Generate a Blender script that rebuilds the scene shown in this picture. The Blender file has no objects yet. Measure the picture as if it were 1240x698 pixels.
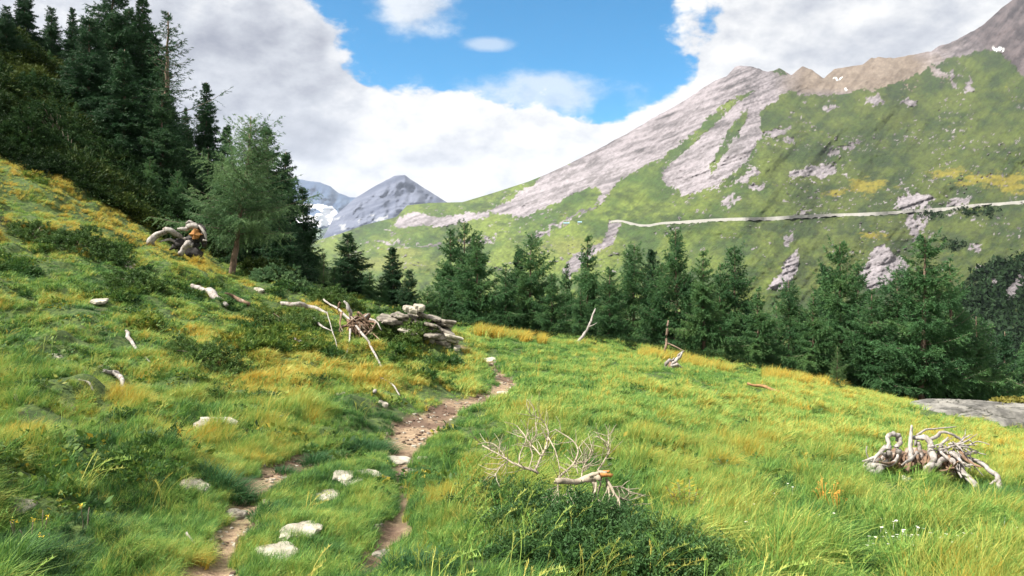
import bpy, math, random
import numpy as np
from mathutils import Vector, Matrix, Quaternion

S = bpy.context.scene
C = S.collection
R_ = math.radians
# ------------------------------------------------------------------ camera
FPX, CX, HY = 900.0, 620.0, 310.0          # focal length and horizon of the photograph in its own pixels
cam = bpy.data.cameras.new('camera'); camo = bpy.data.objects.new('camera', cam); C.objects.link(camo)
cam.sensor_width = 36.0; cam.lens = 36.0 * FPX / 1240.0
cam.shift_y = -(349.0 - HY) / 1240.0
cam.clip_start = 0.1; cam.clip_end = 30000
camo.location = (0, 0, 0); camo.rotation_euler = (R_(90), 0, 0)
S.camera = camo
# ------------------------------------------------------------------ light
SUN_EL, SUN_AZ = 50.0, -112.0               # azimuth from +Y, negative = to the left
sun_dir = Vector((math.sin(R_(SUN_AZ)) * math.cos(R_(SUN_EL)), math.cos(R_(SUN_AZ)) * math.cos(R_(SUN_EL)), math.sin(R_(SUN_EL))))
sl = bpy.data.lights.new('sun', 'SUN'); sl.energy = 5.0; sl.angle = R_(0.6); sl.color = (1.0, 0.95, 0.86)
so = bpy.data.objects.new('sun', sl); C.objects.link(so)
so.rotation_euler = (-sun_dir).to_track_quat('-Z', 'Y').to_euler()
S.view_settings.view_transform = 'Standard'; S.view_settings.look = 'None'
S.view_settings.gamma = 1.0; S.view_settings.use_curve_mapping = False
S.view_settings.exposure = 1.12
HAZE_D = 0.000032
S.cycles.volume_bounces = 0
S.cycles.max_bounces = 6; S.cycles.diffuse_bounces = 3; S.cycles.transmission_bounces = 3; S.cycles.glossy_bounces = 2
S.cycles.use_denoising = True
try: S.cycles.denoising_input_passes = 'RGB_ALBEDO_NORMAL'
except Exception: pass

# ------------------------------------------------------------------ node helpers
class NT:
    def __init__(s, tree): s.t = tree; s.n = tree.nodes; s.l = tree.links
    def new(s, typ, **kw):
        x = s.n.new(typ)
        for k, v in kw.items(): setattr(x, k, v)
        return x
    def put(s, sock, v):
        if hasattr(v, 'is_output'): s.l.new(v, sock)
        elif v is not None: sock.default_value = v
    def math(s, op, a, b=None, c=None, clamp=False):
        x = s.new('ShaderNodeMath', operation=op, use_clamp=clamp)
        for i, v in enumerate((a, b, c)):
            if v is not None: s.put(x.inputs[i], v)
        return x.outputs[0]
    def vmath(s, op, a, b=None):
        x = s.new('ShaderNodeVectorMath', operation=op)
        s.put(x.inputs[0], a)
        if b is not None: s.put(x.inputs[1], b)
        return x.outputs['Value'] if op in ('DOT_PRODUCT', 'LENGTH') else x.outputs[0]
    def noise(s, vec, scale, detail=4.0, rough=0.55, dist=0.0, col=False):
        x = s.new('ShaderNodeTexNoise')
        s.put(x.inputs['Vector'], vec); s.put(x.inputs['Scale'], scale)
        x.inputs['Detail'].default_value = detail; x.inputs['Roughness'].default_value = rough
        x.inputs['Distortion'].default_value = dist
        return x.outputs['Color' if col else 'Fac']
    def ramp(s, fac, stops, interp='LINEAR'):
        x = s.new('ShaderNodeValToRGB'); s.put(x.inputs[0], fac)
        e = x.color_ramp.elements; x.color_ramp.interpolation = interp
        while len(e) < len(stops): e.new(0.5)
        for el, (p, c) in zip(e, stops):
            el.position = p; el.color = (c, c, c, 1) if isinstance(c, (int, float)) else (*c, 1)
        return x.outputs[0]
    def mix(s, fac, a, b, mode='MIX'):
        x = s.new('ShaderNodeMix', data_type='RGBA', blend_type=mode)
        s.put(x.inputs[0], fac)
        for sock, v in ((x.inputs[6], a), (x.inputs[7], b)):
            s.put(sock, (*v, 1) if isinstance(v, tuple) and len(v) == 3 else v)
        return x.outputs[2]
    def smooth(s, v, lo, hi):
        x = s.new('ShaderNodeMapRange', interpolation_type='SMOOTHSTEP')
        s.put(x.inputs[0], v); s.put(x.inputs[1], lo); s.put(x.inputs[2], hi)
        return x.outputs[0]

# ------------------------------------------------------------------ sky
W = bpy.data.worlds.new('World'); S.world = W; W.use_nodes = True
nt = NT(W.node_tree); nt.n.clear()
sky = nt.new('ShaderNodeTexSky', sky_type='NISHITA'); sky.sun_disc = False
sky.sun_elevation = R_(SUN_EL); sky.sun_rotation = R_(SUN_AZ); sky.altitude = 1900; sky.ozone_density = 2.5; sky.air_density = 0.9; sky.dust_density = 0.2
geo = nt.new('ShaderNodeNewGeometry')
tc = nt.new('ShaderNodeTexCoord'); D = tc.outputs['Generated']
sep = nt.new('ShaderNodeSeparateXYZ'); nt.l.new(D, sep.inputs[0])
az = nt.math('ARCTAN2', sep.outputs[0], sep.outputs[1])
el = nt.math('ARCSINE', sep.outputs[2])
def ae(px, py):
    x, z = (px - CX) / FPX, (HY - py) / FPX
    return math.atan2(x, 1), math.asin(z / math.sqrt(1 + x * x + z * z))
def blob(px, py, rx, ry, ax=None, ey=None):
    a0, e0 = ae(px, py)
    dx = nt.math('DIVIDE', nt.math('SUBTRACT', ax or az, a0), rx / FPX)
    dy = nt.math('DIVIDE', nt.math('SUBTRACT', ey or el, e0), ry / FPX)
    return nt.math('SQRT', nt.math('ADD', nt.math('MULTIPLY', dx, dx), nt.math('MULTIPLY', dy, dy)))
stretch = nt.new('ShaderNodeMapping'); nt.l.new(D, stretch.inputs[0]); stretch.inputs['Scale'].default_value = (1, 1, 1.7)
DV = stretch.outputs[0]
n_big = nt.noise(DV, 5.0, 2.0, 0.5)
n_mid = nt.noise(DV, 11.0, 10.0, 0.60)
n_fin = nt.noise(DV, 40.0, 5.0, 0.6)
off = nt.vmath('ADD', DV, (-0.016, -0.004, 0.030))
n_mid2 = nt.noise(off, 11.0, 10.0, 0.60)
# opening in the cloud: union of ellipses, border pushed about by the noise
h1 = blob(636, 22, 205, 92); h2 = blob(510, 62, 92, 48); h3 = blob(735, 82, 95, 58); h4 = blob(640, -60, 260, 90); h5 = blob(450, -5, 75, 40)
hole = nt.math('MINIMUM', nt.math('MINIMUM', h1, h2), nt.math('MINIMUM', h3, nt.math('MINIMUM', h4, h5)))
puff = nt.math('ADD', nt.math('MULTIPLY', nt.math('SUBTRACT', n_mid, 0.5), 1.45), nt.math('MULTIPLY', nt.math('SUBTRACT', n_fin, 0.5), 0.30))
body = nt.math('ADD', nt.math('SUBTRACT', nt.math('ADD', hole, nt.math('MULTIPLY', nt.smooth(hole, 1.10, 1.42), 1.8)), 1.0), puff)
cov = nt.smooth(body, -0.08, 0.17)
# two small wisps inside the opening
w1 = nt.math('MULTIPLY', nt.smooth(nt.math('ADD', blob(505, 5, 62, 32), nt.math('MULTIPLY', nt.math('SUBTRACT', n_mid, 0.5), -2.4)), 1.1, 0.25), 0.78)
w2 = nt.math('MULTIPLY', nt.smooth(nt.math('ADD', blob(592, 54, 30, 8), nt.math('MULTIPLY', nt.math('SUBTRACT', n_mid, 0.5), -2.0)), 1.2, 0.2), 0.45)
w3 = nt.math('MULTIPLY', nt.smooth(nt.math('ADD', blob(660, 118, 110, 26), nt.math('MULTIPLY', nt.math('SUBTRACT', n_mid, 0.5), -3.2)), 1.3, 0.3), 0.6)
cov = nt.math('MAXIMUM', cov, nt.math('MAXIMUM', nt.math('MAXIMUM', w1, w2), w3))
# light on the billows: difference towards the sun, thick parts greyer
lit = nt.math('MULTIPLY', nt.math('SUBTRACT', n_mid, n_mid2), 1.6)
thick = nt.smooth(body, 0.15, 2.6)
g1 = nt.smooth(blob(300, 100, 190, 150), 1.2, 0.25); g2 = nt.smooth(blob(380, 165, 70, 48), 1.2, 0.2); g3 = nt.smooth(blob(1010, 30, 260, 80), 1.2, 0.2)
g4 = nt.smooth(blob(120, 20, 200, 120), 1.3, 0.3); g5 = nt.smooth(blob(545, 185, 90, 26), 1.2, 0.2)
grey = nt.math('MULTIPLY', g1, 0.40)
for g, k in ((g2, 0.30), (g3, 0.34), (g4, 0.34), (g5, 0.16)): grey = nt.math('ADD', grey, nt.math('MULTIPLY', g, k))
grey = nt.math('MULTIPLY', grey, nt.math('ADD', 0.45, nt.math('MULTIPLY', n_mid, 1.1)))
grey = nt.math('ADD', grey, nt.math('ADD', nt.math('MULTIPLY', nt.math('SUBTRACT', 0.55, n_big), 0.75), nt.math('MULTIPLY', nt.math('SUBTRACT', 0.53, n_mid), 0.32)))
grey = nt.math('SUBTRACT', grey, lit)
grey = nt.math('MAXIMUM', nt.math('MINIMUM', grey, 1.0), 0.0)
ccol = nt.ramp(grey, [(0, (0.49, 0.485, 0.475)), (0.25, (0.40, 0.402, 0.408)), (0.5, (0.30, 0.31, 0.335)), (1.0, (0.16, 0.168, 0.20))])
skyc = nt.mix(1.0, nt.vmath('MULTIPLY', sky.outputs[0], (0.12, 0.12, 0.12)), (0.0, 0.60, 0.76), 'MULTIPLY')
final = nt.mix(cov, skyc, ccol)
bg = nt.new('ShaderNodeBackground'); nt.l.new(final, bg.inputs[0]); bg.inputs[1].default_value = 1.0
out = nt.new('ShaderNodeOutputWorld'); nt.l.new(bg.outputs[0], out.inputs[0])
W.cycles.sampling_method = 'MANUAL'; W.cycles.sample_map_resolution = 512

# ------------------------------------------------------------------ object helpers
def tag(o, label=None, cat=None, group=None, kind=None):
    for k, v in (('label', label), ('category', cat), ('group', group), ('kind', kind)):
        if v: o[k] = v
    return o
def mesh(name, V, F=None, mats=(), parent=None, tris=None, quads=None, smooth=False, attrs=None, mat_idx=None, link=True):
    """V (n,3); tris (m,3) and quads (k,4) index arrays, or F a plain list of faces"""
    me = bpy.data.meshes.new(name)
    V = np.asarray(V, dtype=np.float32)
    if F is not None:
        me.from_pydata(V.tolist(), [], F)
    else:
        tr = np.zeros((0, 3), int) if tris is None else np.asarray(tris)
        qd = np.zeros((0, 4), int) if quads is None else np.asarray(quads)
        me.vertices.add(len(V)); me.vertices.foreach_set('co', V.ravel())
        nl = len(tr) * 3 + len(qd) * 4
        if nl:
            me.loops.add(nl); me.loops.foreach_set('vertex_index', np.concatenate([tr.ravel(), qd.ravel()]).astype(np.int32))
            st = np.concatenate([np.arange(len(tr)) * 3, len(tr) * 3 + np.arange(len(qd)) * 4]).astype(np.int32)
            me.polygons.add(len(st)); me.polygons.foreach_set('loop_start', st)
            try: me.polygons.foreach_set('loop_total', np.concatenate([np.full(len(tr), 3), np.full(len(qd), 4)]).astype(np.int32))
            except Exception: pass
            if mat_idx is not None: me.polygons.foreach_set('material_index', np.asarray(mat_idx, dtype=np.int32))
    for m in mats: me.materials.append(m)
    if smooth: me.polygons.foreach_set('use_smooth', np.ones(len(me.polygons), bool))
    me.update(calc_edges=True)
    for nm, (typ, arr) in (attrs or {}).items():
        a = me.attributes.new(nm, typ, 'POINT')
        key = {'FLOAT': 'value', 'INT': 'value', 'FLOAT_VECTOR': 'vector', 'FLOAT_COLOR': 'color'}[typ]
        a.data.foreach_set(key, np.asarray(arr, dtype=(np.int32 if typ == 'INT' else np.float32)).ravel())
    o = bpy.data.objects.new(name, me)
    if link: C.objects.link(o)
    if parent is not None: o.parent = parent
    return o
def empty(name, loc, label, cat, group=None):
    o = bpy.data.objects.new(name, None); C.objects.link(o); o.location = loc; o.empty_display_size = 0.2
    return tag(o, label, cat, group)

# ------------------------------------------------------------------ noise in numpy
_rs = np.random.RandomState(7)
_perm = _rs.permutation(4096); _val = _rs.rand(4096) * 2 - 1
def vnoise(x, y, seed=0):
    x = np.asarray(x, float) + seed * 17.31; y = np.asarray(y, float) - seed * 9.77
    xi, yi = np.floor(x).astype(int), np.floor(y).astype(int)
    fx, fy = x - xi, y - yi
    fx = fx * fx * fx * (fx * (fx * 6 - 15) + 10); fy = fy * fy * fy * (fy * (fy * 6 - 15) + 10)
    def h(a, b): return _val[_perm[(_perm[a & 4095] + b) & 4095]]
    return (h(xi, yi) * (1 - fx) + h(xi + 1, yi) * fx) * (1 - fy) + (h(xi, yi + 1) * (1 - fx) + h(xi + 1, yi + 1) * fx) * fy
def fbm(x, y, o=4, seed=0, g=0.5):
    s = 0; a = 1; t = 0
    for i in range(o):
        s = s + a * vnoise(x * 2 ** i, y * 2 ** i, seed + i * 3); t += a; a *= g
    return s / t
def sstep(a, b, x):
    t = np.clip((x - a) / (b - a), 0, 1); return t * t * (3 - 2 * t)

# ------------------------------------------------------------------ near terrain: height through surveyed spots
EYE = 1.65
cp = []
for px, py, Y in [(0,698,3.3),(300,698,3.8),(620,698,3.8),(900,698,4.1),(1240,698,4.3),
    (1130,575,8.6),(1170,505,17),(1240,525,16),(1100,492,20),(1000,468,21),(900,456,21),(820,440,21),(700,421,21),(640,412,21),(600,412,20),
    (900,560,8.0),(750,520,9.0),(650,470,12.5),(620,440,16),(760,440,17),(900,480,14.5),(1050,500,15),(1240,560,11),(1240,620,6.8),
    (750,600,5.9),(500,600,5.6),(500,520,8.2),(300,600,5.2),(590,470,12.6),(600,450,15),(578,434,17.5),
    (0,600,4.6),(0,500,6.8),(0,440,8.7),(0,400,10.5),(0,350,13),(0,300,16),(0,250,19),(0,200,21.5),(0,182,22.3),
    (150,500,7.2),(150,420,10.5),(150,350,15),(150,290,20),(140,248,23.0),(230,312,23),(275,333,22),(330,340,23),(380,355,23.5),
    (380,380,19),(300,400,14),(300,450,10.5),(400,430,13),(300,520,7.6),(450,400,18),(440,372,23),(500,388,20.5),(515,410,18.5),(560,416,18),
    (450,475,10.2),(530,440,13.6),(560,430,15.0),(380,520,8.2),
    (0,60,33),(70,130,31),(130,190,28.5),(190,260,27),(240,300,28),(100,100,40),(200,180,38),(380,352,34)]:
    cp.append(((px - CX) / FPX * Y, Y, (HY - py) / FPX * Y))
for p in [(0,24,-2.6),(2.5,24,-2.7),(-1,30,-3.3),(7,26,-3.6),(7,32,-5.5),(13,26,-5.2),(20,28,-7.5),(20,40,-13),(0,42,-8),(-8,42,-3.8),
    (-40,47,15),(-40,20,11),(-25,15,6),(-12,10,0.7),(-10,3,-0.2),(-5,0,-1.1),(0,0,-EYE),(6,0,-1.9),(15,3,-2.9),(30,15,-6.5),(40,30,-14),
    (-22,60,0),(-45,80,6),(-60,60,14),(0,-10,-1.7),(20,-10,-3),(-20,-10,2.5),(20,80,-30),(60,80,-42),(-5,80,-14),(-120,200,-10),(-30,200,-30),(60,200,-58),(160,200,-80),(160,0,-45),(-120,0,45),(0,140,-34)]:
    cp.append(p)
cp = np.array(cp); SC = 20.0
def _k(r2): return 0.5 * r2 * np.log(r2 + 1e-9)
P2 = cp[:, :2] / SC; n = NCP = len(cp)
r2 = ((P2[:, None] - P2[None]) ** 2).sum(-1)
A = np.zeros((n + 3, n + 3)); A[:n, :n] = _k(r2) - np.eye(n) * (-0.0012)
A[:n, n] = 1; A[:n, n + 1:] = P2; A[n, :n] = 1; A[n + 1:, :n] = P2.T
wt = np.linalg.solve(A, np.concatenate([cp[:, 2], [0, 0, 0]]))
def base_z(X, Y):
    X = np.asarray(X, float); sh = X.shape; x = X.ravel() / SC; y = np.asarray(Y, float).ravel() / SC
    o = np.zeros(len(x))
    for i in range(0, len(x), 40000):
        xs, ys = x[i:i + 40000], y[i:i + 40000]
        o[i:i + 40000] = _k((xs[:, None] - P2[None, :, 0]) ** 2 + (ys[:, None] - P2[None, :, 1]) ** 2) @ wt[:NCP] + wt[NCP] + wt[NCP + 1] * xs + wt[NCP + 2] * ys
    return o.reshape(sh)
def hit(px, py, f=None, y0=2.0, y1=60.0):
    """where a line of sight of the photograph meets the ground"""
    Y = np.arange(y0, y1, 0.02); X = (px - CX) / FPX * Y; Zr = (HY - py) / FPX * Y
    g = (f or base_z)(X, Y); k = np.nonzero(g >= Zr)[0]
    k = k[0] if len(k) else len(Y) - 1
    return np.array([X[k], Y[k], g[k]])
# footpath: two strands worn in the turf
strand_a = [(560,424,.30),(582,434,.30),(600,449,.28),(612,463,.30),(604,474,.30),(580,482,.28),(552,490,.30),(525,502,.32),(505,517,.34),(494,535,.32),(488,552,.22),(482,580,.03),(487,605,.12),(479,635,.10),(464,662,.03),(455,676,.11),(446,700,.02)]
strand_b = [(504,530,.24),(470,541,.27),(430,547,.27),(385,556,.27),(340,570,.30),(312,583,.26),(296,606,.10),(285,632,.14),(276,650,.05),(268,676,.12),(250,700,.16)]
def world_strand(s): 
    return np.array([list(hit(px, py)[:2]) + [w * .68] for px, py, w in s])
WA, WB = world_strand(strand_a), world_strand(strand_b)
def path_d(X, Y):
    """signed distance to the worn edge, negative inside"""
    best = np.full(np.shape(X), 9.0)
    for P in (WA, WB):
        for a, b in zip(P[:-1], P[1:]):
            d = b[:2] - a[:2]; t = np.clip(((X - a[0]) * d[0] + (Y - a[1]) * d[1]) / (d @ d + 1e-9), 0, 1)
            w = a[2] + (b[2] - a[2]) * t
            best = np.minimum(best, np.hypot(X - a[0] - d[0] * t, Y - a[1] - d[1] * t) - w)
    return best
def slope_side(X, Y):
    """1 on the rough bank left of the path, 0 on the meadow"""
    u = CX + X / np.maximum(Y, 1.0) * FPX
    return sstep(620, 500, u + 12 * fbm(X, Y, 2, 5))
def gz(X, Y):
    X = np.asarray(X, float); Y = np.asarray(Y, float)
    z = base_z(X, Y); r = slope_side(X, Y); pd = path_d(X, Y)
    hum = fbm(X * 0.9, Y * 0.9, 3, 1) * (0.06 + 0.22 * r) + np.maximum(fbm(X * 2.0, Y * 2.0, 2, 2), 0) * (0.04 + 0.16 * r)
    k = sstep(-0.05, 0.45, pd); far = 1 + sstep(24, 60, np.hypot(X, Y)) * 2.5
    return z + hum * (0.12 + 0.88 * k) * far - 0.055 * (1 - sstep(-0.08, 0.14, pd)) + 0.012 * fbm(X * 9, Y * 9, 2, 4)
def ghit(px, py, **k): return hit(px, py, gz, **k)
def pix(X, Y, Z): return CX + X / Y * FPX, HY - Z / Y * FPX

def axis(segs):
    o = [segs[0][0]]
    for a, b, s0, s1 in segs:
        x = a
        while x < b:
            x += s0 + (s1 - s0) * (x - a) / (b - a); o.append(x)
    return np.array(o)
xp = axis([(0, 6, .055, .07), (6, 20, .07, .2), (20, 60, .2, 1.5), (60, 170, 1.5, 8)])
xs = np.concatenate([-xp[:0:-1], xp])
ys = axis([(-12, 2, 1.0, .08), (2, 9, .05, .06), (9, 26, .06, .13), (26, 60, .13, 1.0), (60, 215, 1.0, 7)])
GX, GY = np.meshgrid(xs, ys)
GZ = gz(GX, GY)
def grid_quads(ny, nx):
    i = np.arange(ny - 1)[:, None] * nx + np.arange(nx - 1)[None]
    return np.stack([i, i + 1, i + nx + 1, i + nx], -1).reshape(-1, 4)
pdm = path_d(GX, GY)
soil = 1 - sstep(-0.06, 0.10, pdm + 0.13 * fbm(GX * 3.2, GY * 3.2, 3, 9))

_pu = CX + GX / np.maximum(GY, .5) * FPX; _pv = HY - GZ / np.maximum(GY, .5) * FPX
mud = sstep(575, 600, _pv) * sstep(420, 450, _pu) * (GY > 1) * (.55 + .9 * fbm(GX * 4, GY * 4, 3, 10)); mud = np.clip(mud, 0, 1)
def mat_new(name): 
    m = bpy.data.materials.new(name); m.use_nodes = True; t = NT(m.node_tree)
    return m, t, t.n['Principled BSDF']
m_ground, t, b = mat_new('turf_and_soil')
gp = t.new('ShaderNodeNewGeometry').outputs['Position']
at_ = t.new('ShaderNodeAttribute', attribute_name='soil').outputs['Fac']
n1 = t.noise(gp, 1.2, 6, .6); n2 = t.noise(gp, 16.0, 5, .65); n3 = t.noise(gp, 60.0, 4, .7)
turf = t.mix(t.smooth(n2, .35, .65), (0.025, 0.052, 0.010), (0.075, 0.115, 0.020))
turf = t.mix(t.smooth(n1, .60, .74), turf, (0.075, 0.055, 0.028))
dirt = t.mix(t.smooth(n2, .3, .7), (0.18, 0.118, 0.070), (0.36, 0.26, 0.165))
dirt = t.mix(t.smooth(n3, .58, .70), dirt, (0.09, 0.052, 0.032))
dirt = t.mix(t.new('ShaderNodeAttribute', attribute_name='mud').outputs['Fac'], dirt, (0.085, 0.050, 0.032))
dirt = t.mix(t.smooth(n1, .46, .60), dirt, (0.12, 0.072, 0.046))
t.put(b.inputs['Base Color'], t.mix(at_, turf, dirt)); b.inputs['Roughness'].default_value = .95
bp = t.new('ShaderNodeBump'); bp.inputs['Strength'].default_value = .8; bp.inputs['Distance'].default_value = .03
t.put(bp.inputs['Height'], t.math('ADD', n2, t.math('MULTIPLY', n3, .5))); t.put(b.inputs['Normal'], bp.outputs[0])
V = np.stack([GX, GY, GZ], -1).reshape(-1, 3)
g = mesh('ground', V, quads=grid_quads(len(ys), len(xs)), mats=[m_ground], smooth=True, attrs={'soil': ('FLOAT', soil.ravel()), 'mud': ('FLOAT', mud.ravel())})
tag(g, 'rough turf hillside with a worn earth footpath', kind='structure')

# ------------------------------------------------------------------ mountain across the valley
def curve(pts, x): 
    p = np.array(pts, float); return np.interp(x, p[:, 0], p[:, 1])
MT_GAIN = (.47, .51, .41)
RIDGE = [(-500,300),(200,300),(340,305),(385,291),(410,284),(440,273),(480,263),(493,249),(520,246),(560,245),(600,233),(640,220),(662,211),(690,198),(720,183),(748,168),
    (760,162),(800,138),(830,121),(862,100),(880,93),(890,82),(905,79),(918,83),(930,88),(944,83),(950,86),(958,91),(972,80),(984,85),(998,95),(1010,84),(1045,78),(1055,70),(1080,70),(1110,66),(1128,62),(1140,55),
    (1160,48),(1180,37),(1200,22),(1215,8),(1235,-6),(1300,-60),(1400,-100),(1700,-60)]
DR = [(-500,2600),(385,2500),(480,2300),(560,2050),(662,1800),(760,1600),(895,1420),(960,1420),(1060,1520),(1160,1600),(1240,1640),(1700,1700)]
DB = [(-500,900),(385,900),(560,700),(700,520),(900,430),(1240,380),(1700,380)]
PB = 470.0
_su = np.arange(-700, 1900, 4.); _kr = np.exp(-(np.arange(-90, 91, 4.) / 32.) ** 2); _kr /= _kr.sum()
def _smooth(c): return list(zip(_su[22:-22], np.convolve(curve(c, _su), _kr, 'valid')[:len(_su) - 44]))
RIDGE_S, DR_S = _smooth(RIDGE), _smooth(DR)
def far_D(u, v):
    r = curve(RIDGE_S, u); t = (v - PB) / (r - PB)
    inv = (1 - t) / curve(DB, u) + t / curve(DR_S, u)
    D0 = 1 / np.maximum(inv, 1e-5)
    # relief: spurs and gullies running down, ledges across, real in depth
    su = u + 0.75 * (v - 200)                 # dip of the slope seen from here
    rel = 0.055 * fbm(u / 120., v / 90., 3, 11) + 0.013 * fbm(su / 22., v / 60., 4, 12) + 0.0065 * fbm(u / 12., v / 9., 5, 13, .6)
    rk = rockmask(u, v)
    st = fbm((u * 0.34 + v * 0.94) / 4.5 + 0.7 * fbm(u / 50, v / 50, 2, 3), (u * .94 - v * .34) / 60., 4, 14)
    rel = rel + rk * (0.010 * st + 0.004 * fbm(u / 3., v / 3., 2, 15))
    fade = (.25 + .75 * sstep(-.02, 0.12, 1 - t)) * sstep(0, .2, t)
    return D0 * (1 + rel * fade)
def poly_in(P, x, y):
    c = np.zeros(np.shape(x), bool); P = np.array(P, float); q = np.roll(P, 1, 0)
    for (x0, y0), (x1, y1) in zip(P, q):
        m = ((y0 > y) != (y1 > y)) & (x < (x1 - x0) * (y - y0) / (y1 - y0 + 1e-9) + x0); c ^= m
    return c
ROCK_A = [(590,258),(625,238),(662,208),(700,190),(760,155),(800,132),(850,100),(892,76),(922,80),(948,92),(930,104),(905,112),(872,128),(850,150),(826,170),(802,188),(772,206),(748,222),(730,242),(722,248),(728,234),(716,226),(690,235),(640,262),(618,262)]
ROCK_B = [(945,88),(964,105),(938,122),(918,135),(922,165),(905,195),(880,215),(850,232),(825,236),(805,222),(800,212),(815,197),(832,178),(856,158),(876,138),(905,116)]
ROCK_C = [(945,70),(1000,70),(1060,60),(1120,50),(1150,45),(1185,20),(1240,-30),(1300,-90),(1700,-140),(1700,110),(1240,95),(1226,80),(1210,66),(1190,60),(1150,70),(1126,80),(1100,93),(1060,108),(1010,114),(970,114),(952,104)]
ROCK_D = [(474,271),(484,262),(500,255),(515,257),(532,264),(548,262),(565,259),(592,258),(594,264),(572,268),(548,273),(522,274),(480,274)]
ROCK_E = [(740,268),(752,272),(745,284),(738,300),(716,312),(700,326),(688,340),(680,330),(692,312),(712,302),(730,292)]
ROCK_F = [(952,312),(968,300),(972,314),(962,336),(952,352),(930,350),(938,336),(950,328)]
ROCK_G = [(1058,302),(1072,296),(1084,306),(1100,318),(1096,336),(1075,345),(1052,350),(1040,335),(1050,318)]
def warp(u, v, a=5.0, s=14.):
    return u + a * fbm(u / s, v / s, 4, 21, .6), v + a * .7 * fbm(u / s, v / s, 4, 22, .6)
_cache = {}
def ell(u, v, x, y, rx, ry, tilt=0):
    c, s = math.cos(tilt), math.sin(tilt); dx, dy = u - x, v - y
    return (((dx * c + dy * s) / rx) ** 2 + ((-dx * s + dy * c) / ry) ** 2) < 1
def rockmask(u, v):
    a, b = warp(u, v, 6.5, 16.); a = a + 3.0 * fbm(u / 3.2, v / 3.2, 2, 24); b = b + 2.4 * fbm(u / 3.2, v / 3.2, 2, 25)
    m = np.zeros(np.shape(u), bool)
    for P in (ROCK_A, ROCK_B, ROCK_C, ROCK_D, ROCK_E, ROCK_F, ROCK_G): m |= poly_in(P, a, b)
    m &= ~ell(a, b, 882, 172, 44, 6, -1.02)
    a2, b2 = warp(u, v, 11, 6)
    m |= (fbm(u / 4.2, v / 2.4, 3, 26, .6) > .47) & (fbm(u / 45., v / 22., 2, 27) > .02) & (v < 330)
    for e in [(985,208,27,7,-.1),(905,214,16,5,-.5),(884,243,12,4,-.6),(915,228,10,3,-.3),(940,160,16,5,-.3),(955,170,5,3,0),(1107,243,22,9,-.15),(1095,250,12,4,0),(1164,244,16,6,-.1),
              (1105,275,7,18,-.2),(1118,262,4,18,.2),(1030,178,7,3,0),(1038,172,6,3,0),(1008,185,9,4,0),(1180,300,7,4,0),(1005,130,9,3,0),(1060,122,14,5,0),(1100,124,10,4,0),(1135,88,5,14,-.7),
              (1153,98,4,12,-.3),(1172,105,4,10,.2),(672,272,12,2.6,-.5),(700,258,26,2.2,-.42),(655,283,14,2.4,-.3),(475,294,20,1.8,0),(520,298,18,1.6,.05),(565,293,14,1.5,0),(590,292,15,1.5,0),(1190,330,9,5,0),
              (870,225,8,3,-.6),(1055,75,30,4,-.1),(975,258,6,4,-.6),(955,290,4,12,.3),(1230,350,10,18,.4),(1205,345,6,10,0)]:
        m |= ell(a2, b2, *e)
    return m.astype(float)
us = np.concatenate([np.arange(-500, 340, 20.), np.arange(340, 1300, 1.15), np.arange(1300, 1700, 14.)])
tt = np.concatenate([np.linspace(0, 1, 380)])
U = us[None].repeat(len(tt), 0); RR = curve(RIDGE, us)[None] + 1.6 * fbm(us / 9., us * 0, 4, 31)[None] * sstep(700, 760, us)[None]
Vv = PB + (RR - PB) * tt[:, None]
DD = far_D(U, Vv)
MX, MY, MZ = (U - CX) / FPX * DD, DD, (HY - Vv) / FPX * DD
# feet into the valley, backs behind the ridge
def rows_extra():
    lo, hi = [], []
    for k, (f, dz) in enumerate([(.32, -60), (.6, -35)]):
        d = DD[0] * f; lo.append(np.stack([(us - CX) / FPX * d, d, MZ[0] + dz], -1))
    for f, dz in [(1.02, -12), (1.1, -90), (1.3, -330)]:
        d = DD[-1] * f; hi.append(np.stack([(us - CX) / FPX * d, d, MZ[-1] + dz], -1))
    return np.array(lo), np.array(hi)
lo, hi = rows_extra()
M = np.concatenate([lo, np.stack([MX, MY, MZ], -1), hi], 0)
# what grows or lies where: surface colours, with cloud shade painted into the green
rk = rockmask(U, Vv)
wu, wv = warp(U, Vv, 10, 30)
gn = fbm(U / 40., Vv / 22., 5, 41, .6); gf = fbm(U / 7., Vv / 5., 4, 42, .65); streak = fbm((U + .8 * Vv) / 9., (Vv) / 50., 4, 43, .6)
def L(a, b, t): return np.array(a)[None, None] * (1 - t[..., None]) + np.array(b)[None, None] * t[..., None]
col = L((0.060, 0.105, 0.026), (0.165, 0.205, 0.045), sstep(-.45, .45, gn + .35 * streak))
col = col * (1 + 0.35 * gf)[..., None]
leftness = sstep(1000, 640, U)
col = col * (1 + .45 * leftness)[..., None] * (1 - .22 * sstep(850, 1100, U))[..., None]  # cloud shade painted in: green lighter to the left, darker to the right
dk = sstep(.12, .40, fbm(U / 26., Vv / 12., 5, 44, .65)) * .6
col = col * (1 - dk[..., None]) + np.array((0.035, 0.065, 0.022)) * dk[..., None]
yel = np.zeros_like(U)
for x, y, rx, ry in [(1200,217,62,11),(1150,210,30,8),(1052,226,34,12),(1010,235,18,6),(1230,228,40,9),(1060,285,20,8)]:
    yel = np.maximum(yel, np.exp(-(((U - x) / rx) ** 2 + ((Vv - y) / ry) ** 2)))
yel = sstep(.40, .95, yel + 1.0 * fbm(U / 14., Vv / 4., 5, 45, .75)) * .75
col = col * (1 - yel[..., None]) + np.array((0.42, 0.32, 0.04)) * yel[..., None]
yg = np.zeros_like(U)
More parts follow.
